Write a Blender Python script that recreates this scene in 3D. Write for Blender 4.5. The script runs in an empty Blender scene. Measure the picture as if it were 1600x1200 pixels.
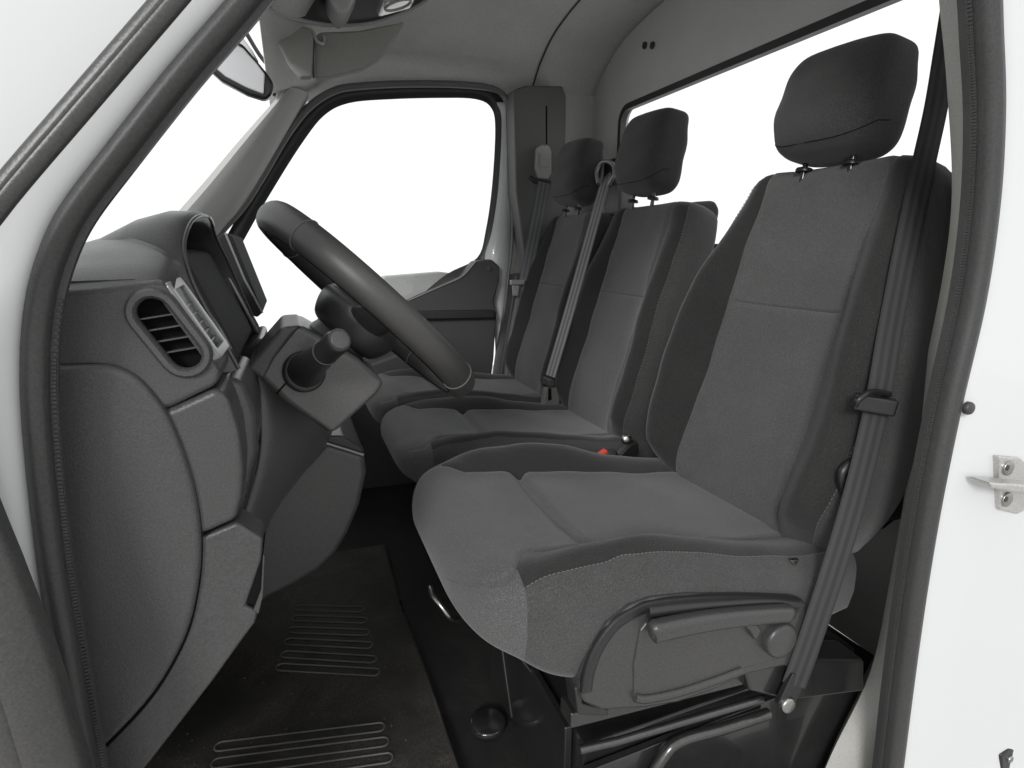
import bpy, bmesh, math, random
import numpy as np
from mathutils import Vector, Matrix

random.seed(7)
sc = bpy.context.scene
COL = sc.collection

# ------------------------------------------------------------------ camera
CAM = Vector((0.0, 0.0, 0.88))
F_PX = 927.0
YAW, PITCH = math.radians(20.2), math.radians(12.8)
FW = Vector((math.sin(YAW) * math.cos(PITCH), math.cos(YAW) * math.cos(PITCH), -math.sin(PITCH)))
RT = Vector((math.cos(YAW), -math.sin(YAW), 0))
UP = RT.cross(FW)
cam_d = bpy.data.cameras.new("camera")
cam_d.sensor_width = 36
cam_d.lens = F_PX / 1600 * 36
cam_d.clip_start = 0.02
cam_d.clip_end = 200
cam = bpy.data.objects.new("camera", cam_d)
COL.objects.link(cam)
M = Matrix((RT, UP, -FW)).transposed().to_4x4()
M.translation = CAM
cam.matrix_world = M
sc.camera = cam

# ------------------------------------------------------------------ world: an even, blown-out white overcast
wd = bpy.data.worlds.new("World")
sc.world = wd
wd.use_nodes = True
bg = wd.node_tree.nodes["Background"]
bg.inputs[0].default_value = (0.985, 0.995, 1.0, 1)
bg.inputs[1].default_value = 0.88

# soft overcast sun coming in over the photographer's shoulder through the open door
sun_d = bpy.data.lights.new("sun", 'SUN')
sun_d.energy = 1.65
sun_d.angle = math.radians(16)
sun_d.color = (1.0, 0.992, 0.985)
sun = bpy.data.objects.new("sun", sun_d)
COL.objects.link(sun)
sun.rotation_euler = Vector((0.55, 0.75, -0.42)).to_track_quat('-Z', 'Y').to_euler()

sc.view_settings.view_transform = 'Standard'
sc.view_settings.look = 'None'
sc.view_settings.gamma = 1
sc.view_settings.exposure = 0.42
sc.view_settings.use_curve_mapping = False
sc.cycles.use_denoising = True
sc.cycles.max_bounces = 8
sc.cycles.transparent_max_bounces = 12

# ------------------------------------------------------------------ survey helpers (turn a measured sight line into a point on a real plane)
def ray(u, v):
    return FW + RT * ((u - 800) / F_PX) + UP * ((600 - v) / F_PX)
def py(u, v, y):
    d = ray(u, v); return CAM + d * (y / d.y)
def pxx(u, v, x):
    d = ray(u, v); return CAM + d * (x / d.x)
def pz(u, v, z):
    d = ray(u, v); return CAM + d * ((z - CAM.z) / d.z)
def xz(pts, y):
    return [(p.x, p.z) for p in (py(u, v, y) for u, v in pts)]

# ------------------------------------------------------------------ materials
MATS = {}
def mat(name, col, rough=0.6, grain=0.0, gscale=900, var=0.0, vscale=6, metal=0.0, coat=0.0, spec=0.5, sheen=0.0, weave=False, ga=0.14):
    m = bpy.data.materials.new(name)
    m.use_nodes = True
    nt = m.node_tree; N = nt.nodes; L = nt.links
    b = N["Principled BSDF"]
    b.inputs["Base Color"].default_value = (*col, 1)
    b.inputs["Roughness"].default_value = rough
    b.inputs["Metallic"].default_value = metal
    b.inputs["Specular IOR Level"].default_value = spec
    b.inputs["Coat Weight"].default_value = coat
    b.inputs["Sheen Weight"].default_value = sheen
    tc = N.new("ShaderNodeTexCoord")
    csock = None
    if var > 0:
        n1 = N.new("ShaderNodeTexNoise"); n1.inputs["Scale"].default_value = vscale
        n1.inputs["Detail"].default_value = 6; n1.inputs["Roughness"].default_value = 0.65
        L.new(tc.outputs["Object"], n1.inputs["Vector"])
        mr = N.new("ShaderNodeMapRange")
        mr.inputs["From Min"].default_value = 0.25; mr.inputs["From Max"].default_value = 0.75
        mr.inputs["To Min"].default_value = 1 - var; mr.inputs["To Max"].default_value = 1 + var
        L.new(n1.outputs["Fac"], mr.inputs["Value"])
        mx = N.new("ShaderNodeMix"); mx.data_type = 'RGBA'; mx.blend_type = 'MULTIPLY'
        mx.inputs["Factor"].default_value = 1
        mx.inputs["A"].default_value = (*col, 1)
        L.new(mr.outputs["Result"], mx.inputs["B"])
        csock = mx.outputs["Result"]
        rr = N.new("ShaderNodeMapRange")
        rr.inputs["To Min"].default_value = max(0.02, rough - 0.08); rr.inputs["To Max"].default_value = min(1, rough + 0.08)
        L.new(n1.outputs["Fac"], rr.inputs["Value"]); L.new(rr.outputs["Result"], b.inputs["Roughness"])
    if grain > 0:
        if weave:
            n2 = N.new("ShaderNodeTexVoronoi"); n2.inputs["Scale"].default_value = gscale
            out = n2.outputs["Distance"]
        else:
            n2 = N.new("ShaderNodeTexNoise"); n2.inputs["Scale"].default_value = gscale
            n2.inputs["Detail"].default_value = 3; n2.inputs["Roughness"].default_value = 0.7
            out = n2.outputs["Fac"]
        L.new(tc.outputs["Object"], n2.inputs["Vector"])
        bp = N.new("ShaderNodeBump"); bp.inputs["Strength"].default_value = grain
        bp.inputs["Distance"].default_value = 0.0012
        L.new(out, bp.inputs["Height"]); L.new(bp.outputs["Normal"], b.inputs["Normal"])
        mr2 = N.new("ShaderNodeMapRange")
        mr2.inputs["From Min"].default_value = 0.3 if not weave else 0.0
        mr2.inputs["From Max"].default_value = 0.7 if not weave else 0.8
        mr2.inputs["To Min"].default_value = 1 - ga; mr2.inputs["To Max"].default_value = 1 + ga
        L.new(out, mr2.inputs["Value"])
        mx2 = N.new("ShaderNodeMix"); mx2.data_type = 'RGBA'; mx2.blend_type = 'MULTIPLY'
        mx2.inputs["Factor"].default_value = 1
        if csock: L.new(csock, mx2.inputs["A"])
        else: mx2.inputs["A"].default_value = (*col, 1)
        L.new(mr2.outputs["Result"], mx2.inputs["B"])
        csock = mx2.outputs["Result"]
    if csock: L.new(csock, b.inputs["Base Color"])
    MATS[name] = m
    return m

mat("fabric_dark", (0.0220, 0.0213, 0.0210), 0.95, 0.5, 620, 0.15, 6, spec=0.15, sheen=0.2, weave=True, ga=0.46)
mat("fabric_back", (0.040, 0.0394, 0.039), 0.95, 0.5, 620, 0.12, 6, spec=0.15, sheen=0.2, weave=True, ga=0.46)
mat("fabric_head", (0.0440, 0.0430, 0.0428), 0.95, 0.5, 620, 0.15, 6, spec=0.15, sheen=0.2, weave=True, ga=0.46)
mat("fabric_mid", (0.0700, 0.0700, 0.0696), 0.95, 0.5, 620, 0.15, 6, spec=0.15, sheen=0.2, weave=True, ga=0.46)
mat("fabric_side", (0.0470, 0.0464, 0.0460), 0.95, 0.5, 620, 0.15, 6, spec=0.15, sheen=0.2, weave=True, ga=0.46)  # skirt cloth, its colour darkened to stand in for shade on the sides
mat("thread", (0.1150, 0.1130, 0.1110), 0.8)
mat("dash_plastic", (0.0560, 0.0550, 0.0548), 0.33, 0.35, 520, 0.06, 5, spec=0.4, ga=0.26)
mat("dash_plastic_light", (0.0600, 0.0590, 0.0588), 0.28, 0.3, 520, 0.06, 5, spec=0.45, ga=0.26)
mat("dash_dark", (0.0240, 0.0235, 0.0240), 0.36, 0.25, 520, 0.08, 5)
mat("rim_black", (0.0160, 0.0160, 0.0160), 0.3, 0.2, 520, 0.08, 5)
mat("shroud_plastic", (0.0720, 0.0700, 0.0690), 0.28, 0.25, 520, 0.06, 5, spec=0.55, ga=0.26)
mat("rail_metal", (0.0900, 0.0900, 0.0880), 0.22, 0.1, 200, 0.2, 14, metal=0.75)
mat("visor_grey", (0.30, 0.296, 0.272), 0.8, 0.3, 520, 0.06, 5)
mat("seal_grey", (0.13, 0.13, 0.132), 0.4, 0.15, 420, 0.06, 5)
mat("seat_plastic", (0.0440, 0.0430, 0.0427), 0.24, 0.3, 520, 0.06, 5, ga=0.26)
mat("groove", (0.008, 0.008, 0.008), 0.9, spec=0.04)  # near-black for joints; also stands in for shade inside slots and vents
mat("console_plastic", (0.088, 0.086, 0.0855), 0.36, 0.3, 520, 0.06, 5, ga=0.24)
mat("black_plastic", (0.0120, 0.0120, 0.0130), 0.35, 0.12, 420, 0.15, 9)
mat("black_paint", (0.0180, 0.0180, 0.0180), 0.2, 0.05, 60, 0.2, 12, coat=0.4)
mat("rubber", (0.0400, 0.0390, 0.0385), 0.42, 0.22, 420, 0.07, 9, spec=0.4, ga=0.26)
mat("rubber_dark", (0.0340, 0.0340, 0.0360), 0.42, 0.22, 420, 0.07, 9)
mat("rubber_brown", (0.0480, 0.0468, 0.0462), 0.32, 0.2, 420, 0.07, 6, ga=0.26)
mat("body_white", (0.5750, 0.5800, 0.5850), 0.28, coat=0.4)
mat("headliner", (0.5900, 0.5880, 0.5700), 0.95, 0.5, 480, 0.07, 5, spec=0.1, ga=0.26)
mat("trim_grey", (0.4200, 0.4170, 0.4050), 0.6, 0.3, 520, 0.06, 5)
mat("trim_tan", (0.3800, 0.3740, 0.3500), 0.65, 0.25, 480, 0.05, 5)
mat("pillar_grey", (0.1200, 0.1190, 0.1160), 0.6, 0.3, 520, 0.06, 5)
mat("trim_dark", (0.0500, 0.0490, 0.0520), 0.55, 0.3, 480, 0.08, 5)
mat("leather", (0.0420, 0.0405, 0.0398), 0.46, 0.12, 700, 0.06, 9, spec=0.5, ga=0.20)
mat("metal", (0.36, 0.355, 0.34), 0.28, 0.1, 300, 0.1, 20, metal=1.0)
mat("metal_light", (0.50, 0.49, 0.47), 0.35, 0.1, 300, 0.08, 20, metal=0.6)
mat("silver_trim", (0.24, 0.24, 0.24), 0.28, metal=0.35)
mat("red_plastic", (0.62, 0.045, 0.02), 0.4)
mat("mat_rubber", (0.0300, 0.0288, 0.0262), 0.62, 0.8, 260, 0.7, 11)
mat("mat_rib", (0.1000, 0.0980, 0.0900), 0.55, 0.3, 300, 0.3, 14)
mat("floor_metal", (0.014, 0.014, 0.014), 0.42, 0.3, 120, 0.35, 5)
mat("ground_concrete", (0.4600, 0.4550, 0.4450), 0.9, 0.3, 40, 0.2, 2)
mat("grit", (0.0900, 0.0800, 0.0650), 0.9)
mat("screen", (0.02, 0.02, 0.022), 0.12, 0, 1, 0.1, 5, coat=0.6)
mat("adjuster", (0.3400, 0.3350, 0.3200), 0.5, 0.15, 400, 0.05, 8)
mat("mirror_shell", (0.4000, 0.4000, 0.4000), 0.3)
mat("mirror_glass", (0.7000, 0.7000, 0.7100), 0.22, metal=0.5)  # pale base colour stands in for a bright reflection
mat("cluster_dark", (0.0300, 0.0295, 0.0310), 0.75, 0.3, 520, 0.08, 5, spec=0.15)
mat("lamp_lens", (0.60, 0.60, 0.56), 0.2, 0.0, 1, 0.05, 8, coat=0.6)

def belt_mat(name, dark, light):
    m = bpy.data.materials.new(name); m.use_nodes = True
    N = m.node_tree.nodes; L = m.node_tree.links; b = N["Principled BSDF"]
    uv = N.new("ShaderNodeUVMap"); sep = N.new("ShaderNodeSeparateXYZ")
    L.new(uv.outputs[0], sep.inputs[0])
    w = N.new("ShaderNodeMath"); w.operation = 'MULTIPLY'; w.inputs[1].default_value = 3.0 * 2 * math.pi
    L.new(sep.outputs["X"], w.inputs[0])
    s = N.new("ShaderNodeMath"); s.operation = 'COSINE'; L.new(w.outputs[0], s.inputs[0])
    cr = N.new("ShaderNodeMapRange"); cr.inputs["From Min"].default_value = -0.35; cr.inputs["From Max"].default_value = 0.35
    L.new(s.outputs[0], cr.inputs["Value"])
    mx = N.new("ShaderNodeMix"); mx.data_type = 'RGBA'
    mx.inputs["A"].default_value = (*light, 1); mx.inputs["B"].default_value = (*dark, 1)
    L.new(cr.outputs["Result"], mx.inputs["Factor"]); L.new(mx.outputs["Result"], b.inputs["Base Color"])
    wv = N.new("ShaderNodeTexWave"); wv.inputs["Scale"].default_value = 160; wv.bands_direction = 'Y'
    L.new(uv.outputs[0], wv.inputs["Vector"])
    bp = N.new("ShaderNodeBump"); bp.inputs["Strength"].default_value = 0.3; bp.inputs["Distance"].default_value = 0.0006
    L.new(wv.outputs["Fac"], bp.inputs["Height"]); L.new(bp.outputs["Normal"], b.inputs["Normal"])
    b.inputs["Roughness"].default_value = 0.55
    MATS[name] = m
belt_mat("belt", (0.011, 0.011, 0.0112), (0.025, 0.025, 0.0255))
belt_mat("belt_mid", (0.10, 0.104, 0.108), (0.16, 0.164, 0.168))
belt_mat("belt_pale", (0.11, 0.11, 0.11), (0.23, 0.23, 0.226))

def dusty_mat(name, base, dust, amount):
    m = bpy.data.materials.new(name); m.use_nodes = True
    N = m.node_tree.nodes; L = m.node_tree.links; b = N["Principled BSDF"]; b.inputs["Roughness"].default_value = 0.62
    tc = N.new("ShaderNodeTexCoord")
    n1 = N.new("ShaderNodeTexNoise"); n1.inputs["Scale"].default_value = 7; n1.inputs["Detail"].default_value = 9; n1.inputs["Roughness"].default_value = 0.72; n1.inputs["Distortion"].default_value = 0.6
    n2 = N.new("ShaderNodeTexNoise"); n2.inputs["Scale"].default_value = 260; n2.inputs["Detail"].default_value = 3
    L.new(tc.outputs["Object"], n1.inputs["Vector"]); L.new(tc.outputs["Object"], n2.inputs["Vector"])
    r = N.new("ShaderNodeMapRange"); r.inputs["From Min"].default_value = 0.40; r.inputs["From Max"].default_value = 0.68; r.inputs["To Max"].default_value = amount
    L.new(n1.outputs["Fac"], r.inputs["Value"])
    r2 = N.new("ShaderNodeMapRange"); r2.inputs["From Min"].default_value = 0.35; r2.inputs["From Max"].default_value = 0.7
    L.new(n2.outputs["Fac"], r2.inputs["Value"])
    mu = N.new("ShaderNodeMath"); mu.operation = 'MULTIPLY'; L.new(r.outputs[0], mu.inputs[0]); L.new(r2.outputs[0], mu.inputs[1])
    mx = N.new("ShaderNodeMix"); mx.data_type = 'RGBA'; mx.inputs["A"].default_value = (*base, 1); mx.inputs["B"].default_value = (*dust, 1)
    L.new(mu.outputs[0], mx.inputs["Factor"]); L.new(mx.outputs["Result"], b.inputs["Base Color"])
    bp = N.new("ShaderNodeBump"); bp.inputs["Strength"].default_value = 0.5; bp.inputs["Distance"].default_value = 0.001
    L.new(n2.outputs["Fac"], bp.inputs["Height"]); L.new(bp.outputs["Normal"], b.inputs["Normal"])
    MATS[name] = m
dusty_mat("dusty_rubber", (0.026, 0.025, 0.023), (0.13, 0.115, 0.09), 0.9)
dusty_mat("dusty_floor", (0.012, 0.012, 0.012), (0.07, 0.064, 0.052), 0.5)
def glass_mat():
    m = bpy.data.materials.new("window_glass"); m.use_nodes = True
    N = m.node_tree.nodes; L = m.node_tree.links
    N.remove(N["Principled BSDF"])
    t = N.new("ShaderNodeBsdfTransparent"); t.inputs[0].default_value = (0.97, 0.98, 0.975, 1)
    g = N.new("ShaderNodeBsdfGlossy"); g.inputs["Roughness"].default_value = 0.02
    mx = N.new("ShaderNodeMixShader")
    mx.inputs[0].default_value = 0.04; L.new(t.outputs[0], mx.inputs[1]); L.new(g.outputs[0], mx.inputs[2])
    L.new(mx.outputs[0], N["Material Output"].inputs[0])
    MATS["window_glass"] = m
glass_mat()

# ------------------------------------------------------------------ object helpers
def tag(o, label=None, cat=None, group=None, kind=None):
    if label: o["label"] = label
    if cat: o["category"] = cat
    if group: o["group"] = group
    if kind: o["kind"] = kind
    return o
def thing(name, label, cat, loc=(0, 0, 0), group=None):
    o = bpy.data.objects.new(name, None); COL.objects.link(o)
    o.location = loc; o.empty_display_size = 0.05
    return tag(o, label, cat, group)
def wloc(o):
    l = Vector((0, 0, 0))
    while o is not None:
        l += o.location; o = o.parent
    return l
def obj(name, verts, faces, m, parent=None, smooth=True, bevel=0, seg=3, uvs=None, subsurf=0, solid=0, sharp=40):
    off = wloc(parent) if parent else Vector((0, 0, 0))
    me = bpy.data.meshes.new(name)
    me.from_pydata([tuple(Vector(v) - off) for v in verts], [], faces)
    me.update()
    bm = bmesh.new(); bm.from_mesh(me)
    bmesh.ops.recalc_face_normals(bm, faces=bm.faces)
    if smooth:
        for f in bm.faces: f.smooth = True
        for e in bm.edges:
            if len(e.link_faces) == 2 and e.calc_face_angle(0) > math.radians(sharp): e.smooth = False
    if uvs:
        ul = bm.loops.layers.uv.new("UVMap")
        for f in bm.faces:
            for l in f.loops: l[ul].uv = uvs[l.vert.index]
    bm.to_mesh(me); bm.free()
    o = bpy.data.objects.new(name, me); COL.objects.link(o)
    me.materials.append(MATS[m])
    if parent: o.parent = parent
    if solid:
        md = o.modifiers.new("solid", 'SOLIDIFY'); md.thickness = solid; md.offset = 0
    if bevel:
        md = o.modifiers.new("bevel", 'BEVEL'); md.width = bevel; md.segments = seg; md.limit_method = 'ANGLE'
        md.angle_limit = math.radians(28); md.harden_normals = True
        for p in me.polygons: p.use_smooth = True
    if subsurf:
        md = o.modifiers.new("sub", 'SUBSURF'); md.levels = subsurf; md.render_levels = subsurf
    return o
def catmull(pts, n=8, closed=False):
    P = [np.array(p, float) for p in pts]; out = []; k = len(P)
    segs = k if closed else k - 1
    for i in range(segs):
        p1, p2 = P[i], P[(i + 1) % k]
        p0 = P[(i - 1) % k] if (closed or i > 0) else 2 * p1 - p2
        p3 = P[(i + 2) % k] if (closed or i + 2 < k) else 2 * p2 - p1
        for j in range(n):
            t = j / n
            out.append(0.5 * ((2 * p1) + (p2 - p0) * t + (2 * p0 - 5 * p1 + 4 * p2 - p3) * t * t + (3 * p1 - p0 - 3 * p2 + p3) * t ** 3))
    if not closed: out.append(P[-1])
    return out
def prism(name, poly, y0, y1, m, parent=None, bevel=0.004, seg=3, shift=None):
    """polygon in (x,z) extruded along y; shift moves the far end"""
    n = len(poly); sx, sz = shift or (0, 0)
    v = [(x, y0, z) for x, z in poly] + [(x + sx, y1, z + sz) for x, z in poly]
    f = [list(range(n)), list(range(2 * n - 1, n - 1, -1))]
    f += [[i, (i + 1) % n, n + (i + 1) % n, n + i] for i in range(n)]
    return obj(name, v, f, m, parent, bevel=bevel, seg=seg)
def box(name, c, s, m, parent=None, bevel=0.003, rot=None, seg=3):
    v = []
    R = rot.to_matrix() if rot is not None else Matrix.Identity(3)
    for sx in (-1, 1):
        for sy in (-1, 1):
            for sz in (-1, 1):
                v.append(Vector(c) + R @ Vector((sx * s[0] / 2, sy * s[1] / 2, sz * s[2] / 2)))
    f = [(0, 1, 3, 2), (4, 6, 7, 5), (0, 4, 5, 1), (2, 3, 7, 6), (0, 2, 6, 4), (1, 5, 7, 3)]
    return obj(name, v, f, m, parent, bevel=bevel, seg=seg)
def loft(rings, closed=True, cap=True):
    n = len(rings[0]); v = [tuple(p) for r in rings for p in r]; f = []
    for i in range(len(rings) - 1):
        for j in range(n if closed else n - 1):
            k = (j + 1) % n
            f.append((i * n + j, i * n + k, (i + 1) * n + k, (i + 1) * n + j))
    if cap and closed:
        f.append(list(range(n))); f.append(list(range((len(rings) - 1) * n, len(rings) * n))[::-1])
    return v, f
def sweep(name, path, prof, m, parent=None, closed=False, up=(0, 1, 0), scales=None, closedprof=True, sharp=40):
    """profile (a,b): a along side (tangent x up), b along up"""
    P = [Vector(p) for p in path]; k = len(P); rings = []; uvs = []; L = 0; up = Vector(up)
    for i in range(k):
        if closed: t = P[(i + 1) % k] - P[i - 1]
        else: t = P[min(i + 1, k - 1)] - P[max(i - 1, 0)]
        t.normalize()
        s = t.cross(up)
        if s.length < 1e-6: s = Vector((1, 0, 0))
        s.normalize(); u2 = s.cross(t).normalized()
        sca = scales[i] if scales is not None else 1
        if i: L += (P[i] - P[i - 1]).length
        rings.append([P[i] + s * a * sca + u2 * b * sca for a, b in prof])
        for j in range(len(prof)): uvs.append(((prof[j][0] - min(p[0] for p in prof)) / max(1e-9, max(p[0] for p in prof) - min(p[0] for p in prof)), L * 10))
    if closed: rings.append(rings[0]); uvs += uvs[:len(prof)]
    v, f = loft(rings, closedprof, cap=not closed)
    return obj(name, v, f, m, parent, uvs=uvs, sharp=sharp)
def circ(r, n=10, ry=None):
    return [(r * math.cos(2 * math.pi * i / n), (ry or r) * math.sin(2 * math.pi * i / n)) for i in range(n)]
def tube(name, path, r, m, parent=None, n=10, closed=False, up=(0, 1, 0)):
    return sweep(name, path, circ(r, n), m, parent, closed, up)
def disc(name, c, axis, r, h, m, parent=None, bevel=0.002, n=28):
    ax = Vector(axis).normalized(); a = ax.orthogonal().normalized(); b = ax.cross(a); c = Vector(c)
    rings = [[c + ax * hh + (a * math.cos(2 * math.pi * i / n) + b * math.sin(2 * math.pi * i / n)) * rr for i in range(n)]
             for hh, rr in ((0, r), (h - bevel, r), (h - bevel * 0.3, r - bevel * 0.4), (h, r - bevel * 1.2))]
    v, f = loft(rings)
    return obj(name, v, f, m, parent, sharp=60)
def rrect(w, h, r, n=5):
    pts = []
    for cx, cy, a0 in ((w / 2 - r, h / 2 - r, 0), (-w / 2 + r, h / 2 - r, 90), (-w / 2 + r, -h / 2 + r, 180), (w / 2 - r, -h / 2 + r, 270)):
        for i in range(n + 1):
            a = math.radians(a0 + 90 * i / n); pts.append((cx + r * math.cos(a), cy + r * math.sin(a)))
    return pts
def stitches(name, path, m, parent, pitch=0.007, duty=0.62, r=0.0007):
    P = [Vector(p) for p in path]; D = [0]
    for i in range(1, len(P)): D.append(D[-1] + (P[i] - P[i - 1]).length)
    def at(d):
        i = max(0, min(len(P) - 2, int(np.searchsorted(D, d)) - 1)); w = (d - D[i]) / max(1e-9, D[i + 1] - D[i])
        return P[i].lerp(P[i + 1], w)
    v = []; f = []; d = 0
    while d + pitch * duty < D[-1]:
        a, b = at(d), at(d + pitch * duty); t = (b - a).normalized(); s = t.orthogonal().normalized(); u = t.cross(s); k = len(v)
        for q in (a, b):
            for e in range(4):
                an = e * math.pi / 2; v.append(q + (s * math.cos(an) + u * math.sin(an)) * r)
        f += [(k + e, k + (e + 1) % 4, k + 4 + (e + 1) % 4, k + 4 + e) for e in range(4)] + [(k, k + 1, k + 2, k + 3), (k + 7, k + 6, k + 5, k + 4)]
        d += pitch
    o = obj(name, v, f, m, parent, smooth=False); o["kind"] = "stuff"
    return o
def cut(o, cutters):
    for c in cutters:
        md = o.modifiers.new("cut", 'BOOLEAN'); md.object = c; md.operation = 'DIFFERENCE'; md.solver = 'EXACT'
    dg = bpy.context.evaluated_depsgraph_get(); dg.update()
    me = bpy.data.meshes.new_from_object(o.evaluated_get(dg))
    for md in list(o.modifiers): o.modifiers.remove(md)
    o.data = me
    for c in cutters: bpy.data.objects.remove(c, do_unlink=True)
def smooth01(a, b, x):
    t = max(0.0, min(1.0, (x - a) / (b - a))); return t * t * (3 - 2 * t)

def holed(name, outer, inner, to3d, depth, m, parent=None, bevel=0.0):
    """flat sheet with one opening: outer and inner are matched loops of (a,b) of equal length"""
    n = len(outer)
    v = [to3d(a, b, 0) for a, b in outer] + [to3d(a, b, 0) for a, b in inner] + [to3d(a, b, depth) for a, b in inner] + [to3d(a, b, depth) for a, b in outer]
    f = []
    for i in range(n):
        k = (i + 1) % n
        f += [(i, k, n + k, n + i), (n + i, n + k, 2 * n + k, 2 * n + i), (2 * n + i, 2 * n + k, 3 * n + k, 3 * n + i), (3 * n + i, 3 * n + k, k, i)]
    return obj(name, v, f, m, parent, bevel=bevel, seg=2)

YM = 1.35            # centre plane of the cab
BULK = 1.15          # bulkhead plane (x)

# ================================================================== SETTING
# floor
def floor():
    v = []; f = []; nx, ny = 60, 60
    for i in range(nx + 1):
        for j in range(ny + 1):
            x = -0.75 + 1.9 * i / nx; y = 0.5 + 1.75 * j / ny
            z = 0.0
            if x < -0.28: z = (-0.28 - x) * 0.55
            v.append((x, y, z + 0.004 * math.sin(9 * x) * math.sin(7 * y)))
    for i in range(nx):
        for j in range(ny):
            a = i * (ny + 1) + j; f.append((a, a + 1, a + ny + 2, a + ny + 1))
    tag(obj("floor", v, f, "dusty_floor"), "bare black cab floor under the seats", kind="structure")
floor()

def ground():  # out-of-view patch, added to block and bounce light from below
    v = [(-7, -7, -0.55), (7, -7, -0.55), (7, 7, -0.55), (-7, 7, -0.55)]
    tag(obj("ground", v, [(0, 1, 2, 3)], "ground_concrete"), "plain grey ground under the van, out of view, added to shape light from below", kind="structure")
ground()
# headliner: arched ceiling with rolled front and side edges
def headliner():
    xs = np.linspace(-0.02, 1.16, 40); v = []; f = []
    sec = catmull([(2.235, 1.435), (2.20, 1.48), (2.12, 1.54), (1.98, 1.60), (1.7, 1.64), (1.35, 1.65), (1.0, 1.64), (0.72, 1.60), (0.60, 1.535), (0.545, 1.46), (0.53, 1.41)], 5)
    for x in xs:
        k = max(0, min(1, (0.34 - x) / 0.36)); drop = k * k * (3 - 2 * k)
        for y, z in sec:
            zz = z - drop * max(0, z - 1.335) * 0.97
            v.append((x, y, zz))
    n = len(sec)
    for i in range(len(xs) - 1):
        for j in range(n - 1): f.append((i * n + j, i * n + j + 1, (i + 1) * n + j + 1, (i + 1) * n + j))
    return obj("headliner", v, f, "headliner", solid=0.012)
hl = headliner(); tag(hl, "olive grey fabric headliner covering the cab roof", kind="structure")
tube("headliner_edge", [(0.89 + 0.0 * y, y - 0.006 * (1 if y > 1.8 else 0), z - 0.0075) for y, z in catmull([(2.20, 1.475), (2.12, 1.54), (1.98, 1.60), (1.7, 1.64), (1.35, 1.65), (1.0, 1.64), (0.72, 1.60)], 8)], 0.003, "trim_dark", hl, up=(1, 0, 0))

# bulkhead with long window opening
def bulkhead():
    root = thing("bulkhead", "grey trimmed bulkhead behind the seats with one long window", "bulkhead", (BULK, YM, 0))
    A = [(0.45, 0.0), (2.25, 0.0), (2.25, 1.66), (0.45, 1.66)]
    wy0, wy1, wz0, wz1, r = 0.52, 2.0, 0.885, 1.365, 0.05
    inner = []
    for cx, cy, a0 in ((wy1 - r, wz1 - r, 0), (wy0 + r, wz1 - r, 90), (wy0 + r, wz0 + r, 180), (wy1 - r, wz0 + r, 270)):
        for i in range(7):
            a = math.radians(a0 + 15 * i); inner.append((cx + r * math.cos(a), cy + r * math.sin(a)))
    outer = []
    cor = [(2.25, 1.68), (0.45, 1.68), (0.45, 0.0), (2.25, 0.0)]
    for c in cor: outer += [c] * 7
    # spread the outer duplicates a little so faces stay valid
    outer = [(a + 0.0004 * (i % 7), b + 0.0003 * (i % 7)) for i, (a, b) in enumerate(outer)]
    holed("panel", outer, inner, lambda a, b, d: (BULK + d, a, b), 0.03, "headliner", root)
    path = [(BULK + 0.004, a, b) for a, b in inner]
    sweep("window_seal", path, [(-0.010, -0.010), (0.010, -0.010), (0.010, 0.012), (-0.010, 0.012)], "rubber_dark", root, closed=True, up=(1, 0, 0))
    v = [(BULK + 0.02, a, b) for a, b in inner]
    obj("window_pane", v, [list(range(len(v)))], "window_glass", root)
    for u in (1008, 1020):
        c = pxx(u, 71, BULK - 0.002); disc("hole_plug", c, (-1, 0, 0), 0.011, 0.006, "rubber_dark", root)
bulkhead()

# windscreen and passenger-side body
def windscreen():
    root = thing("windscreen", "clear windscreen between the two sloping front pillars", "windscreen", (-0.3, YM, 0.9))
    P = []; F = []
    for i in range(9):
        for j in range(13):
            t = i / 8; y = 0.52 + 1.70 * j / 12
            bow = 0.10 * (1 - ((y - YM) / 0.85) ** 2)
            P.append((-0.52 + 0.51 * t - bow, y, 0.74 + 0.60 * t))
    for i in range(8):
        for j in range(12): a = i * 13 + j; F.append((a, a + 1, a + 14, a + 13))
    obj("pane", P, F, "window_glass", root)
windscreen()

# far (passenger) side: A pillar trim, door frame, door
FY = 2.20
def far_side():
    # front pillar trim
    root = thing("front_pillar_trim", "grey plastic cover on the sloping pillar beside the passenger window", "pillar trim", (-0.2, 2.15, 0.8))
    L = [(240, 378), (272, 338), (320, 283), (375, 218), (428, 158), (445, 140)]
    Rr = [(318, 402), (352, 358), (378, 328), (410, 278), (440, 225), (474, 166), (482, 152)]
    Lp = catmull([py(u, v, 2.06) for u, v in L], 6); Rp = catmull([py(u, v, 2.17) for u, v in Rr], 5)
    n = min(len(Lp), len(Rp)); Lp = [Lp[int(i * (len(Lp) - 1) / (n - 1))] for i in range(n)]; Rp = [Rp[int(i * (len(Rp) - 1) / (n - 1))] for i in range(n)]
    rings = []
    for a, b in zip(Lp, Rp):
        a = Vector(a); b = Vector(b); r = []
        for k in range(9):
            t = k / 8; q = a.lerp(b, t); q = q + Vector((0.010, -0.030, 0.006)) * (1 - (2 * t - 1) ** 4)
            r.append(q)
        r.append(b + Vector((0, 0.05, 0))); r.append(a + Vector((0, 0.10, 0)))
        rings.append(r)
    v, f = loft(rings); obj("cover", v, f, "trim_grey", root)
    # corner where the headliner comes down to the pillar
    crn = [(440, 150), (478, 168), (520, 132), (600, 118), (600, 80), (430, 90), (432, 130)]
    # rear window corner seal of the windscreen (dark line)
    tube("windscreen_edge", catmull([py(378, 40, 1.9), py(405, 85, 2.0), py(426, 112, 2.05), py(431, 132, 2.07), py(427, 150, 2.07)], 6), 0.006, "rubber_dark", root)
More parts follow.
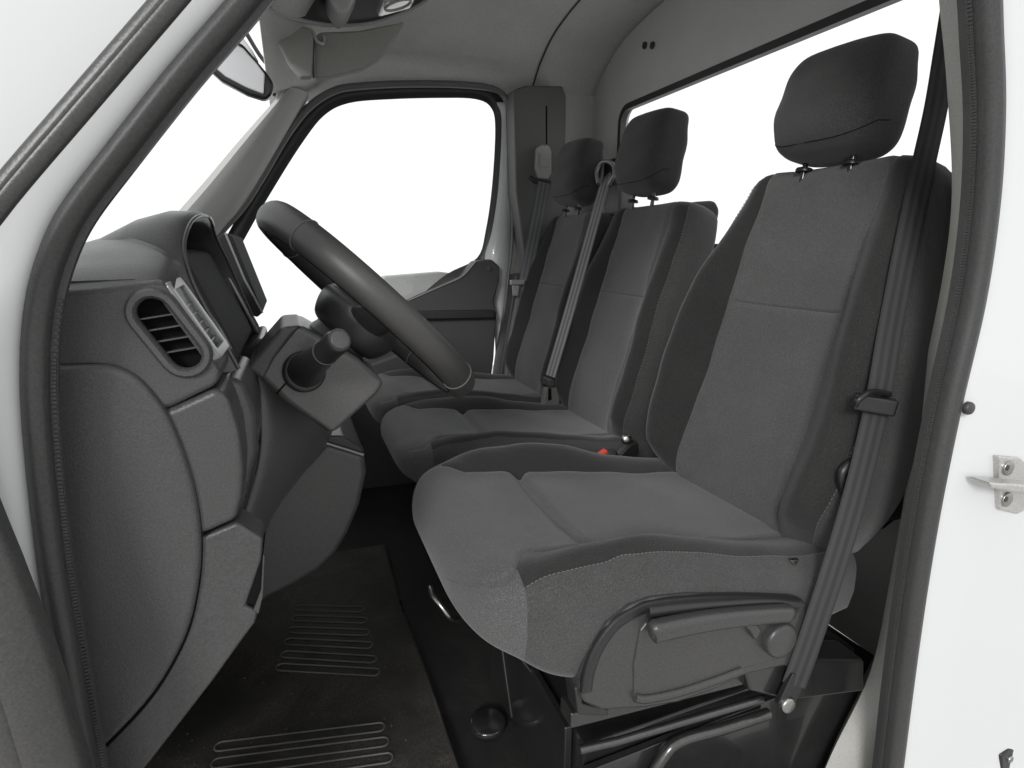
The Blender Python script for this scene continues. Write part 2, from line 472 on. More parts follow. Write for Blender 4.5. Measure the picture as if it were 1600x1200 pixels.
far_side()

def door_far():
    root = thing("passenger_door", "white passenger door with dark trim and a large window", "door", (0.3, FY, 0.2))
    # window opening, clockwise from lower front
    win = [(330, 500), (356, 420), (392, 350), (430, 285), (470, 222), (505, 178), (545, 158), (610, 152), (690, 150), (745, 152), (770, 166), (777, 200), (772, 290), (762, 360), (748, 404), (700, 430), (650, 470), (600, 500), (500, 520), (400, 535)]
    loop = [Vector(p) for p in catmull([py(u, v, FY) for u, v in win], 5, True)]
    # outward offset loops
    def off(d, dy):
        n = len(loop); out = []
        for i in range(n):
            t = (loop[(i + 2) % n] - loop[i - 2]).normalized(); s = Vector((t.z, 0, -t.x))
            out.append(loop[i] - s * d + Vector((0, dy, 0)))
        return out
    c = sum(loop, Vector()) / len(loop)
    sgn = 1 if (off(0.02, 0)[20] - c).length > (loop[20] - c).length else -1
    O = lambda d, dy: off(d * sgn, dy)
    def band(name, a, b, m, par):
        n = len(a); v = [tuple(p) for p in a] + [tuple(p) for p in b]
        return obj(name, v, [(i, (i + 1) % n, n + (i + 1) % n, n + i) for i in range(n)], m, par, solid=0.004)
    wf = band("window_frame", O(-0.004, 0.012), O(0.045, 0.002), "rubber_dark", root)
    obj("pane", [tuple(p + Vector((0, 0.014, 0))) for p in loop], [list(range(len(loop)))], "window_glass", wf)
    # aperture seal runs up the pillar, over the top and down the rear edge
    sp = [(290, 430), (345, 362), (380, 322), (412, 272), (445, 216), (480, 170), (520, 143), (560, 135), (640, 131), (730, 133), (778, 142), (795, 165), (798, 220), (800, 300), (800, 380), (792, 450), (783, 540), (775, 620), (770, 680)]
    pth = [Vector(p) for p in catmull([py(u, v, FY - 0.03) for u, v in sp], 6)]
    sweep("door_seal", pth, [(0.012 * math.cos(a), 0.014 * math.sin(a)) for a in np.linspace(0, 2 * math.pi, 13)[:-1]], "seal_grey", root, scales=[1.0 - 0.55 * smooth01(0.50, 0.62, i / len(pth)) for i in range(len(pth))])
    # white sheet metal between glass and seal at the rear
    a = [py(u, v, FY - 0.004) for u, v in ((776, 160), (784, 190), (779, 290), (769, 360), (757, 410), (768, 470), (774, 560), (766, 640))]
    b = [py(u, v, FY - 0.012) for u, v in ((792, 160), (800, 190), (800, 290), (800, 360), (798, 410), (790, 480), (783, 560), (775, 640))]
    A = catmull(a, 5); B = catmull(b, 5); n = len(A)
    obj("metal_frame", [tuple(p) for p in A] + [tuple(p) for p in B], [(i, i + 1, n + i + 1, n + i) for i in range(n - 1)], "body_white", root, solid=0.01)
    # trim panel below the glass
    tp = [(560, 470), (640, 470), (690, 447), (722, 432), (742, 408), (768, 405), (781, 416), (780, 440), (772, 470), (776, 490), (772, 560), (764, 620), (750, 800), (300, 800), (300, 540), (420, 540)]
    prism("trim_panel", xz(tp, FY - 0.05), FY - 0.05, FY + 0.01, "trim_dark", root, bevel=0.008)
    tb = [(590, 470), (600, 432), (690, 425), (714, 428), (700, 440), (652, 466), (600, 490)]
    prism("belt_ledge", xz(tb, FY + 0.02), FY + 0.02, FY + 0.09, "trim_grey", root, bevel=0.006)
    # light edge line along the top of the trim, armrest ridge and door pocket
    tube("trim_edge", catmull([py(u, v, FY - 0.052) for u, v in ((638, 470), (690, 447), (722, 432), (744, 408))], 6), 0.003, "silver_trim", root)
    prism("armrest", xz([(640, 486), (772, 484), (774, 497), (640, 500)], FY - 0.07), FY - 0.075, FY - 0.05, "dash_dark", root, bevel=0.006)
    pk = [(470, 590), (560, 575), (640, 545), (652, 570), (610, 598), (480, 640)]
    prism("door_pocket", xz(pk, FY - 0.13), FY - 0.14, FY - 0.05, "dash_plastic", root, bevel=0.01)
    pk = [(600, 602), (650, 573), (690, 585), (700, 605)]
    prism("pocket_rim", xz(pk, FY - 0.12), FY - 0.125, FY - 0.05, "dash_plastic_light", root, bevel=0.006)
    for u, v, in ((765, 421),):
        disc("screw_cap", py(u, v, FY - 0.05), (0, -1, 0), 0.010, 0.003, "trim_dark", root)
door_far()

def far_pillar():
    root = thing("rear_pillar_trim", "dark grey pillar cover with belt height adjuster behind the passenger door", "pillar trim", (0.95, 2.1, 0.2))
    y = 2.10
    prism("upper_cover", xz([(803, 140), (822, 133), (880, 134), (885, 150), (884, 330), (870, 420), (822, 430), (806, 300)], y), y, y + 0.10, "pillar_grey", root, bevel=0.008)
    prism("lower_cover", xz([(806, 430), (870, 420), (850, 560), (820, 700), (765, 700), (785, 560)], y + 0.005), y + 0.005, y + 0.10, "trim_dark", root, bevel=0.008)
    prism("slot", xz([(853, 165), (855, 165), (855, 225), (853, 225)], y - 0.001), y - 0.001, y + 0.002, "groove", root, bevel=0)
    ad = prism("belt_adjuster", xz([(838, 232), (845, 226), (858, 227), (862, 236), (862, 272), (856, 281), (842, 279), (837, 262)], y - 0.02), y - 0.022, y, "adjuster", root, bevel=0.006)
    prism("button", xz([(844, 240), (857, 240), (857, 262), (844, 262)], y - 0.024), y - 0.026, y - 0.02, "adjuster", ad, bevel=0.002)
    tube("belt_guide", catmull([py(828, 276, y - 0.02), py(838, 284, y - 0.03), py(855, 286, y - 0.03), py(866, 283, y - 0.02)], 6), 0.007, "black_plastic", root)
far_pillar()

tag(prism("side_wall", [(0.80, 0.0), (1.18, 0.0), (1.18, 1.66), (0.80, 1.66)], 2.215, 2.235, "headliner", None, bevel=0), "grey side wall behind the passenger door", kind="structure")
tag(prism("header_blocker", [(0.05, 1.43), (0.72, 1.43), (0.755, 1.38), (0.775, 1.30), (0.80, 1.30), (0.80, 1.66), (0.05, 1.66)], 2.24, 2.255, "headliner", None, bevel=0), "filler along the roof side above the passenger window, added to block a light leak", kind="structure")  # added outside the headliner to stop light leaking through the gap
tag(prism("belt_reel_cover", [(0.82, 0.42), (1.14, 0.42), (1.14, 0.97), (1.08, 0.985), (0.90, 0.975)], 0.655, 0.70, "trim_dark", None, bevel=0.015), "dark cover on the pillar behind the driver seat beside the belt", "reel cover")

# ================================================================== NEAR SIDE: white body, seals
YS = 0.55
Lpx = [(560, -260), (470, -115), (380, 0), (281, 115), (182, 240), (113, 332), (79, 404), (60, 480), (53, 570), (57, 680), (75, 850), (102, 1020), (135, 1200), (175, 1380)]
Rpx = [(1500, -250), (1535, -60), (1543, 60), (1547, 180), (1540, 320), (1519, 470), (1483, 630), (1453, 780), (1430, 920), (1411, 1060), (1394, 1200), (1372, 1380)]
def aperture():
    L = [py(u, v, YS) for u, v in Lpx]; R = [py(u, v, 0.50) for u, v in Rpx]
    lo = L[-1]; hi = L[0]; rl = R[-1]; rh = R[0]
    pts = [*reversed(L)]                                   # bottom-left -> up
    pts += [Vector((hi.x + 0.10, 0.54, hi.z + 0.075)), Vector((0.45, 0.53, 1.40)), Vector((0.62, 0.515, 1.415)), Vector((rh.x - 0.06, 0.505, max(rh.z + 0.06, 1.40)))]
    pts += R
    pts += [Vector((rl.x - 0.05, 0.50, rl.z - 0.14)), Vector((rl.x - 0.16, 0.51, 0.02)), Vector((0.30, 0.52, -0.02)), Vector((0.02, 0.54, 0.0)), Vector((lo.x + 0.02, 0.55, 0.10))]
    return [Vector(p) for p in catmull(pts, 8, True)]
AP = aperture()
def offset_loop(loop, d, dy, w=3):
    n = len(loop); out = []
    for i in range(n):
        t = (loop[(i + w) % n] - loop[i - w]); t.y = 0; t.normalize(); s = Vector((-t.z, 0, t.x))   # loop runs clockwise seen from the camera: s points outward
        out.append(loop[i] + s * d + Vector((0, dy, 0)))
    return out
def near_side():
    c = sum(AP, Vector()) / len(AP)
    sg = 1 if (offset_loop(AP, 0.05, 0)[40] - c).length > (AP[40] - c).length else -1
    O = lambda d, dy: offset_loop(AP, d * sg, dy)
    body = thing("van_body_side", "white painted van body framing the open driver's doorway", "van body", (0.3, 0.4, 0.0))
    loops = [O(0.0, 0.012), O(0.004, 0.004), O(0.016, -0.006), O(0.03, -0.010), O(0.10, -0.014)]
    last = O(0.10, -0.014)
    outer = []
    for p in last:
        d = (p - c); d.y = 0; d.normalize(); outer.append(Vector((p.x, 0, p.z)) + d * 0.30 + Vector((0, p.y - 0.03, 0)))
    # left outer edge of the pillar ends where the photo shows the bright outside
    loops.append(outer)
    n = len(AP); v = [tuple(p) for l in loops for p in l]; f = []
    for k in range(len(loops) - 1):
        for i in range(n): j = (i + 1) % n; f.append((k * n + i, k * n + j, (k + 1) * n + j, (k + 1) * n + i))
    obj("door_frame", v, f, "body_white", body)
    # main seal on the flange
    prof = [(-0.015, 0.010), (-0.0155, -0.004), (-0.012, -0.012), (-0.003, -0.0165), (0.006, -0.015), (0.0125, -0.008), (0.0135, 0.004), (0.0125, 0.010)]
    sl = thing("door_seal", "grey rubber door seal looping round the driver's doorway", "door seal", (0.3, 0.5, 0.0))
    SC = [0.60 + 0.30 * smooth01(0.15, 0.65, p.x) for p in AP]
    sweep("bulb", AP, [(a * sg, b) for a, b in prof], "rubber", sl, closed=True, scales=SC)
    def OV(d, dy):
        return [p.lerp(q, k) for p, q, k in zip(AP, O(d, dy), SC)]
    inner = OV(-0.017, 0.012)
    sweep("lip", inner, [(-0.006, 0.006), (-0.006, -0.004), (0.004, -0.006), (0.004, 0.006)], "rubber", sl, closed=True, scales=SC)
    # fine ribs along the inner lip
    ribs_v = []; ribs_f = []
    P = OV(-0.0195, 0.007); n = len(P); acc = 0
    for i in range(n):
        a, b = P[i], P[(i + 1) % n]; seg = (b - a); ln = seg.length; t = seg.normalized(); s = Vector((-t.z, 0, t.x))
        k = max(1, int(ln / 0.0030)); sk = SC[i]
        if a.x < 0.4 and a.z > 0.84: continue
        for q in range(k):
            p = a.lerp(b, (q + 0.5) / k); base = len(ribs_v)
            for du in (-0.0012, 0.0012):
                for ds, dy in ((-0.0035, 0.004), (-0.0026, -0.0016), (0.0026, -0.0022), (0.0035, 0.004)):
                    ribs_v.append(p + t * du + (s * ds + Vector((0, dy, 0))) * sk)
            ribs_f += [(base, base + 1, base + 5, base + 4), (base + 1, base + 2, base + 6, base + 5), (base + 2, base + 3, base + 7, base + 6), (base, base + 3, base + 2, base + 1), (base + 4, base + 5, base + 6, base + 7)]
    rb = obj("ribs", ribs_v, ribs_f, "rubber", sl, smooth=False); rb["kind"] = "stuff"
    # inner pillar trim on the rear pillar (tan), runs down behind the seal
    tp = [(1462, -120), (1470, 0), (1482, 130), (1490, 300), (1476, 430), (1445, 590), (1418, 760), (1394, 900), (1362, 1050), (1300, 1180), (1250, 1300)]
    tr = [(1540, -120), (1542, 0), (1546, 130), (1540, 300), (1522, 460), (1488, 620), (1458, 780), (1435, 920), (1415, 1060), (1400, 1200), (1380, 1320)]
    a = catmull([py(u, v, 0.585) for u, v in tp], 6); b = catmull([py(u, v, 0.535) for u, v in tr], 6); n = min(len(a), len(b))
    rings = []
    for i in range(n):
        p = Vector(a[i]); q = Vector(b[i]); r = [p + Vector((0.105, 0.062, 0))]
        for k in range(6):
            t = k / 5; r.append(p.lerp(q, t) + Vector((-0.006, -0.006, 0)) * math.sin(math.pi * t))
        rings.append(r)
    v, f = loft(rings, closed=False)
    tag(obj("door_pillar_trim", v, f, "trim_tan", solid=0.004), "pale grey trim strip along the pillar right of the driver seat", "pillar trim")
    # outer weatherstrip on the pillar, widening to the footwell trim at the bottom
    sp = [(345, -98), (262, 0), (130, 153), (0, 305), (-70, 400), (-112, 520), (-118, 640), (-95, 760), (-50, 900), (5, 1050), (52, 1200), (80, 1300)]
    P = catmull([py(u, v, 0.50) for u, v in sp], 8)
    wd_ = [0.0088, 0.0088, 0.0088, 0.0088, 0.010, 0.014, 0.020, 0.025, 0.029, 0.031, 0.032, 0.032]
    W = np.interp(np.linspace(0, len(wd_) - 1, len(P)), range(len(wd_)), wd_)
    prof = [(-1, 0.5), (-1, 0.1), (-0.92, -0.1), (-0.7, -0.26), (-0.35, -0.36), (-0.12, -0.38), (-0.06, -0.34), (0.0, -0.38), (0.3, -0.37), (0.6, -0.28), (0.85, -0.1), (1, 0.12), (1, 0.5)]
    sweep_o = sweep("outer_door_seal", P, prof, "rubber_brown", None, scales=W)
    tag(sweep_o, "brownish rubber weatherstrip on the white front pillar, leftmost in view", "door seal")
    # bump stop, striker, lower latch
    yb = 0.482
    tag(disc("bump_stop", py(1510, 637, yb + 0.004), (0, -1, 0), 0.0085, 0.007, "rubber_dark", None, bevel=0.003), "small round dark rubber buffer on the white rear door pillar", "buffer")
    st = thing("door_striker", "bolted metal door striker on the white rear pillar", "striker", py(1585, 755, yb))
    prism("plate", xz([(1557, 712), (1590, 714), (1600, 724), (1640, 740), (1640, 780), (1600, 795), (1585, 802), (1558, 795)], yb), yb - 0.004, yb + 0.01, "metal_light", st, bevel=0.002)
    for u, v in ((1574, 731), (1572, 780)):
        bt = disc("bolt", py(u, v, yb - 0.004), (0, -1, 0), 0.0105, 0.003, "metal", st, bevel=0.001)
        disc("bolt_socket", py(u, v, yb - 0.0071), (0, -1, 0), 0.0045, 0.0006, "dash_dark", bt, bevel=0.0002, n=6)
    prism("loop", xz([(1538, 751), (1575, 753), (1650, 760), (1650, 770), (1575, 766), (1540, 760)], yb - 0.02), yb - 0.028, yb, "metal_light", st, bevel=0.003)
    lt = thing("door_check", "dark door hardware at the lower edge of the white rear pillar", "door hardware", py(1585, 1185, yb))
    prism("housing", xz([(1562, 1180), (1575, 1168), (1660, 1160), (1660, 1240), (1566, 1240)], yb - 0.012), yb - 0.014, yb + 0.03, "black_plastic", lt, bevel=0.004)
    disc("bolt", py(1578, 1186, yb - 0.014), (0, -1, 0), 0.006, 0.003, "metal", lt)
near_side()

# ================================================================== SEATS
def angles(p, s1, n_side=12, n_mid=12):
    """top half parameter list from s=-1 to s=+1 including +-s1; returns (s,g) pairs and seam indices"""
    th1 = math.acos(s1 ** (p / 2))
    A = list(np.linspace(0, th1, n_side)) + list(np.linspace(th1, math.pi - th1, n_mid + 2))[1:-1] + list(np.linspace(math.pi - th1, math.pi, n_side))
    sg = []
    for a in A:
        c, s = math.cos(a), max(0.0, math.sin(a))
        sg.append((-math.copysign(abs(c) ** (2 / p), c), s ** (2 / p)))
    return sg, n_side - 1, n_side + n_mid
def split_loft(rings, group, parts, parent, caps):
    """faces of a lofted ring stack are sorted by group(i, j) into separate parts; caps: (part of first cap, part of last cap)"""
    n = len(rings[0]); R = len(rings); out = []
    for which, (name, m) in enumerate(parts):
        v = []; f = []; idx = {}
        def vi(i, j):
            key = (i, j % n)
            if key not in idx: idx[key] = len(v); v.append(tuple(rings[i][j % n]))
            return idx[key]
        for i in range(R - 1):
            for j in range(n):
                if group(i, j) == which: f.append((vi(i, j), vi(i, j + 1), vi(i + 1, j + 1), vi(i + 1, j)))
        if caps[0] == which: f.append([vi(0, j) for j in range(n)])
        if caps[1] == which: f.append([vi(R - 1, j) for j in range(n)][::-1])
        out.append(obj(name, v, f, m, parent, sharp=70))
    return out

def backrest(parent, base, hgt, rec, widths, panel_hw, amp, thick, tseam, names, stitch_sides=(-1, 1), mats=("fabric_mid", "fabric_dark")):
    """base: bottom centre of the front face; widths: [(t, half width)]"""
    base = Vector(base); U = Vector((math.sin(rec), 0, math.cos(rec))); N = Vector((-math.cos(rec), 0, math.sin(rec))); W = Vector((0, 1, 0))
    tt = [w[0] for w in widths]
    ws = catmull([(t, w) for t, w in widths], 8); wt = [a[0] for a in ws]; ww = [a[1] for a in ws]
    ts = sorted(set([round(t, 4) for t in np.linspace(0.04, 0.955, 30)] + [tseam - 0.006, tseam, tseam + 0.006]))
    caps_b = [(0.0, 0.03), (0.008, 0.012), (0.02, 0.004)]
    caps_t = [(0.972, 0.003), (0.985, 0.009), (0.994, 0.018), (1.0, 0.032)]
    seq = [(t, i) for t, i in caps_b] + [(t, 0.0) for t in ts] + [(t, i) for t, i in caps_t]
    rings = []; seamL = []; seamR = []; outL = []; outR = []
    p = 5.0
    for t, ins in seq:
        hw = float(np.interp(t, wt, ww)) - ins
        s1 = min(0.86, panel_hw(t) / hw)
        sg, a, b = angles(p, s1)
        ring = []
        th = thick - ins
        for k, (s, g) in enumerate(sg):
            bol = amp * math.exp(-((abs(s) - 0.80) / 0.20) ** 2) * smooth01(0.0, 0.12, t) * (1 - 0.85 * smooth01(0.55, 0.97, t))
            dep = th * 0.45 * (g - 1) + bol * (g ** 0.5) - ins * 0.8
            dep += -0.012 * (1 - min(1, abs(s) / s1) ** 2) * (1 - smooth01(0.6, 0.95, t)) + 0.022 * math.exp(-((t - 0.22) / 0.16) ** 2) * (1 - min(1, abs(s) / (s1 * 1.1)) ** 2)
            if k in (a, b): dep -= 0.006
            if abs(t - tseam) < 0.0005 and a < k < b: dep -= 0.004
            wob = 0.0012 * math.sin(23 * t + 5 * s) + 0.0008 * math.sin(41 * t - 9 * s)
            ring.append(base + U * (hgt * t) + W * (hw * s) + N * (dep + wob))
        nf = len(ring)
        for s, g in reversed(sg[1:-1]):
            ring.append(base + U * (hgt * t) + W * (hw * s * 0.97) + N * (-th * 0.45 - th * 0.55 * g))
        rings.append(ring); seamL.append(ring[a]); seamR.append(ring[b]); outL.append(ring[5] + N * 0.001 - W * 0.001); outR.append(ring[nf - 6] + N * 0.001 + W * 0.001)
    R = len(rings)
    def grp(i, j):
        if a <= j < b and 1 <= i < R - 2: return 0
        if 5 <= j < a: return 1
        if b <= j < nf - 6: return 2
        return 3
    outs = split_loft(rings, grp, [(names[0], mats[0]), (names[1], mats[1]), (names[1], mats[1]), ("back_side", "fabric_back")], parent, (3, 3))
    for s, pth in ((-1, outL), (1, outR)):
        if s in stitch_sides: stitches("stitching", pth[3:R - 3], "thread", outs[1 if s < 0 else 2], pitch=0.0075, r=0.0006)
    return outs, rings, (U, N)

def cushion(parent, cy, keys, s1, amp, names, seam_x, front_panel=True, mats=("fabric_mid", "fabric_dark", "fabric_side")):
    """keys: (x, ztop, zbot, half width) rear to front"""
    K = catmull(keys, 14); xs = [k[0] for k in K]
    p = 6.0
    rings = []; i_seam = min(range(len(K)), key=lambda i: abs(K[i][0] - seam_x))
    for i, (x, zt, zb, hw) in enumerate(K):
        gv = math.exp(-((x - seam_x) / 0.010) ** 2)
        wide = smooth01(keys[-1][0] + 0.115, keys[-1][0] + 0.055, x) if False else 1 - smooth01(keys[-1][0] + 0.05, keys[-1][0] + 0.11, x)
        sg, a, b = angles(p, s1 + (0.93 - s1) * wide - 0.06 * math.exp(-((x - seam_x) / 0.016) ** 2), 14, 14)
        ring = []; zm = zb + (zt - zb) * 0.45
        env = smooth01(keys[-1][0] + 0.02, keys[-1][0] + 0.17, x) * (0.30 + 0.70 * math.exp(-((x - keys[-1][0] - 0.27) / 0.16) ** 2))
        for k, (s, g) in enumerate(sg):
            z = zm + (zt - zm) * g + amp * math.exp(-((abs(s) - 0.84) / 0.17) ** 2) * (g ** 0.4) * env
            z -= 0.010 * (1 - min(1, abs(s) / s1) ** 2) * env
            if k in (a, b): z -= 0.006 * min(1, env + 0.3)
            if a <= k <= b: z -= 0.009 * gv
            z += 0.0012 * math.sin(31 * x + 6 * s) + 0.0008 * math.sin(57 * x - 11 * s)
            ring.append(Vector((x, cy + hw * s, z)))
        for s, g in reversed(sg[1:-1]):
            ring.append(Vector((x, cy + hw * s * 0.98, zm - (zm - zb) * g)))
        rings.append(ring)
    R = len(rings); n = len(rings[0]); nf = len(sg)
    # three parts: centre panel, bolsters (top), side skirt (below stitched seam)
    bands = {}
    jl, jr = 7, nf - 8
    xfront = keys[-1][0] + 0.075
    def grp(i, j):
        if K[i][0] < xfront: return 0
        if a <= j < b: return 0
        if jl <= j < a: return 1
        if b <= j < jr: return 3
        return 2
    out = []
    for g in range(4):
        v = []; f = []; idx = {}
        def vi(i, j):
            key = (i, j % n)
            if key not in idx: idx[key] = len(v); v.append(tuple(rings[i][j % n]))
            return idx[key]
        for i in range(R - 1):
            for j in range(n):
                if grp(i, j) == g: f.append((vi(i, j), vi(i, j + 1), vi(i + 1, j + 1), vi(i + 1, j)))
        if g == 2: f.append([vi(0, j) for j in range(n)])
        if g == 0: f.append([vi(R - 1, j) for j in range(n)][::-1])
        out.append(obj(names[g if g < 3 else 1], v, f, mats[g if g < 3 else 1], parent, sharp=70))
    return out, rings, (a, b, jl, jr)

def headrest(parent, c, w, h, d, tilt, m="fabric_head", post_dy=0.07, post_z=-0.06):
    c = Vector(c); U = Vector((math.sin(tilt), 0, math.cos(tilt))); N = Vector((-math.cos(tilt), 0, math.sin(tilt)))
    keys = [(-0.5, 0.30, 0.25, -0.10), (-0.485, 0.62, 0.55, -0.08), (-0.44, 0.80, 0.78, -0.05), (-0.34, 0.93, 0.95, -0.01), (-0.15, 1.0, 1.0, 0.03), (0.10, 1.0, 0.97, 0.02), (0.30, 0.96, 0.90, 0.0), (0.42, 0.90, 0.80, -0.02), (0.475, 0.80, 0.62, -0.03), (0.50, 0.55, 0.30, -0.04)]
    rings = []
    for k, (t, fw, fd, sh) in enumerate(catmull(keys, 4)):
        ring = []
        for i in range(48):
            a = 2 * math.pi * i / 48; p = 4.2
            cx = math.copysign(abs(math.cos(a)) ** (2 / p), math.cos(a)); cy_ = math.copysign(abs(math.sin(a)) ** (2 / p), math.sin(a))
            fr = cy_ * d / 2 * fd
            if cy_ > 0: fr *= 1 + 0.12 * (1 - cx * cx)
            wv = 0.0012 * math.sin(7 * t * 2 + 3 * cx) + 0.0009 * math.sin(19 * t + 4 * a)
            ring.append(c + U * (t * h) + Vector((0, 1, 0)) * (cx * w / 2 * fw) + N * (fr + sh * d + wv))
        rings.append(ring)
    v, f = loft(rings)
    hr = obj("headrest", v, f, m, parent, sharp=80)
    # seam line round the lower front
    kc = catmull(keys, 4); seam = []
    for i in range(0, 25):
        tq = -0.40 + 0.16 * (abs(12 - i) / 12) ** 2
        k = max(j for j in range(len(kc)) if kc[j][0] <= tq); w = (tq - kc[k][0]) / (kc[k + 1][0] - kc[k][0])
        seam.append(rings[k][i].lerp(rings[k + 1][i], w) + N * 0.0003)
    tube("seam", seam, 0.0007, "groove", hr, n=6)
    for s in (-1, 1):
        b0 = c + Vector((0, s * post_dy, 0)) - U * (h * 0.44); b1 = b0 + U * (post_z - 0.02)
        tube("post", [b0, b0.lerp(b1, 0.5), b1], 0.005, "black_paint", hr, n=12)
        g = b0 + U * post_z
        disc("post_guide", g, U, 0.015, 0.007, "black_plastic", hr, bevel=0.003)
    return hr

# ---- driver seat
DY = 0.84
ds = thing("driver_seat", "grey fabric driver seat nearest the open door with plastic side cover", "seat", (0.5, DY, 0.0))
wid = [(0.0, 0.205), (0.06, 0.228), (0.16, 0.255), (0.30, 0.268), (0.45, 0.262), (0.6, 0.248), (0.75, 0.226), (0.88, 0.203), (1.0, 0.175)]
bo, brings, (BU, BN) = backrest(ds, (0.722, DY, 0.405), 0.648, math.radians(15.5), wid, lambda t: 0.142 - 0.014 * t, 0.066, 0.130, 0.60, ("back_panel", "back_bolster"))
keys = [(0.80, 0.415, 0.30, 0.235), (0.70, 0.424, 0.298, 0.248), (0.56, 0.440, 0.300, 0.254), (0.43, 0.458, 0.305, 0.255), (0.34, 0.470, 0.312, 0.255), (0.28, 0.480, 0.330, 0.252), (0.236, 0.482, 0.358, 0.236), (0.204, 0.476, 0.376, 0.214), (0.184, 0.463, 0.392, 0.182), (0.172, 0.447, 0.408, 0.142), (0.168, 0.434, 0.420, 0.100)]
co, crings, (ca, cb, cjl, cjr) = cushion(ds, DY, keys, 0.62, 0.050, ("cushion_panel", "cushion_bolster", "cushion_skirt"), 0.375)
stitches("stitching", [r[cjl] + Vector((0, -0.0008, 0.0006)) for r in crings[6:-46]], "thread", co[1], pitch=0.006, r=0.0007)
stitches("stitching", [r[ca] + Vector((0, -0.001, 0.003)) for r in crings[-62:-50]], "thread", co[1], pitch=0.006, r=0.0006)
headrest(ds, (0.915, DY, 1.121), 0.212, 0.182, 0.120, math.radians(10), post_dy=0.05, post_z=-0.025)
# belt-side label tag at the cushion corner
prism("trim_clip", xz([(1234, 875), (1248, 873), (1241, 884)], 0.60), 0.598, 0.604, "metal", ds, bevel=0.001)
# plastic side cover with lever and knob
ys = 0.578
cov = [(905, 1082), (912, 1050), (925, 1015), (950, 975), (985, 948), (1020, 936), (1080, 930), (1160, 930), (1240, 934), (1256, 942), (1262, 955), (1262, 1000), (1240, 1040), (1170, 1055), (1120, 1078), (1060, 1100), (1010, 1108), (940, 1112), (912, 1100)]
sc_ = prism("side_cover", xz(cov, ys), ys, ys + 0.05, "seat_plastic", ds, bevel=0.007, seg=4)
rim = catmull([py(u, v, ys - 0.001) for u, v in ((916, 1082), (921, 1052), (936, 1014), (962, 978), (998, 955), (1030, 946), (1090, 940), (1160, 938), (1238, 941), (1254, 950))], 6)
sweep("cover_rim", rim, [(-0.010, 0.006), (-0.010, 0.002), (-0.007, -0.0005), (0.0, -0.0015), (0.006, -0.0015), (0.008, 0.001), (0.008, 0.006)], "rim_black", sc_)
ins_ = [(1000, 985), (1010, 972), (1090, 964), (1235, 955), (1240, 1000), (1215, 1030), (1150, 1048), (1100, 1068), (1050, 1086), (1000, 1092), (990, 1088), (990, 1040)]
prism("cover_inset", xz(ins_, ys - 0.002), ys - 0.003, ys + 0.01, "seat_plastic", sc_, bevel=0.003)
lip = catmull([py(u, v, ys - 0.004) for u, v in ((992, 1090), (1012, 1092), (1060, 1082), (1110, 1066), (1158, 1048))], 6)
sweep("cover_lip", lip, circ(0.006, 10, 0.005), "seat_plastic", sc_)
lev = [(1014, 972), (1022, 965), (1060, 960), (1110, 955), (1170, 949), (1225, 946), (1240, 950), (1243, 962), (1238, 970), (1180, 972), (1110, 980), (1060, 990), (1024, 1004), (1014, 996)]
sweep("cover_shelf", catmull([py(u, v, ys - 0.002) for u, v in ((1012, 957), (1060, 951), (1130, 945), (1200, 941), (1246, 944))], 6), circ(0.008, 10, 0.006), "rim_black", sc_)
lp_ = catmull([py(u, v, ys - 0.016) for u, v in ((1016, 989), (1024, 986), (1060, 978), (1110, 969), (1170, 962), (1222, 958), (1240, 959))], 8)
lsc = [min(1.0, 0.45 + 0.55 * min(1, i / 7)) * (1.0 - 0.22 * i / len(lp_)) * (1 if i < len(lp_) - 6 else 0.6 + 0.4 * (len(lp_) - 1 - i) / 5) for i in range(len(lp_))]
sweep("lever", lp_, [(0.0155 * math.copysign(abs(math.cos(q)) ** 0.75, math.cos(q)), 0.012 * math.copysign(abs(math.sin(q)) ** 0.75, math.sin(q))) for q in np.linspace(0, 2 * math.pi, 25)[:-1]], "seat_plastic", sc_, scales=lsc, sharp=70)
prism("lever_neck", xz([(1150, 968), (1178, 966), (1190, 985), (1180, 1002), (1170, 985)], ys - 0.012), ys - 0.014, ys, "seat_plastic", sc_, bevel=0.004)
disc("knob", py(1212, 994, ys - 0.003), (0, -1, 0), 0.027, 0.016, "seat_plastic", sc_, bevel=0.005)

# ---- double passenger bench
bs = thing("passenger_bench", "double grey fabric passenger bench beyond the driver seat with two headrests", "seat", (0.5, 1.63, 0.0))
widp = [(0.0, 0.180), (0.08, 0.208), (0.2, 0.224), (0.35, 0.227), (0.5, 0.224), (0.7, 0.218), (0.88, 0.205), (1.0, 0.182)]
for cy, bx_, side in ((1.425, 0.742, -1), (1.88, 0.742, -1)):
    o2, r2, _ = backrest(bs, (bx_, cy, 0.40), 0.625, math.radians(15.5), widp, lambda t: 0.126 - 0.010 * t, 0.044, 0.12, 0.60, ("back_panel", "back_bolster"), stitch_sides=(-1,))
    kk = [(0.84, 0.405, 0.30, 0.200), (0.74, 0.412, 0.298, 0.212), (0.60, 0.425, 0.300, 0.216), (0.47, 0.438, 0.305, 0.217), (0.38, 0.448, 0.312, 0.217), (0.31, 0.456, 0.325, 0.215), (0.255, 0.458, 0.348, 0.204), (0.225, 0.450, 0.366, 0.188), (0.206, 0.438, 0.380, 0.162), (0.196, 0.424, 0.394, 0.128), (0.193, 0.414, 0.402, 0.090)]
    cushion(bs, cy, kk, 0.60, 0.032, ("cushion_panel", "cushion_bolster", "cushion_skirt"), 0.42)
    headrest(bs, (0.935, cy + (0.035 if cy < 1.6 else 0.02), 1.128), 0.215, 0.208, 0.112, math.radians(9), post_dy=0.05, post_z=-0.03)
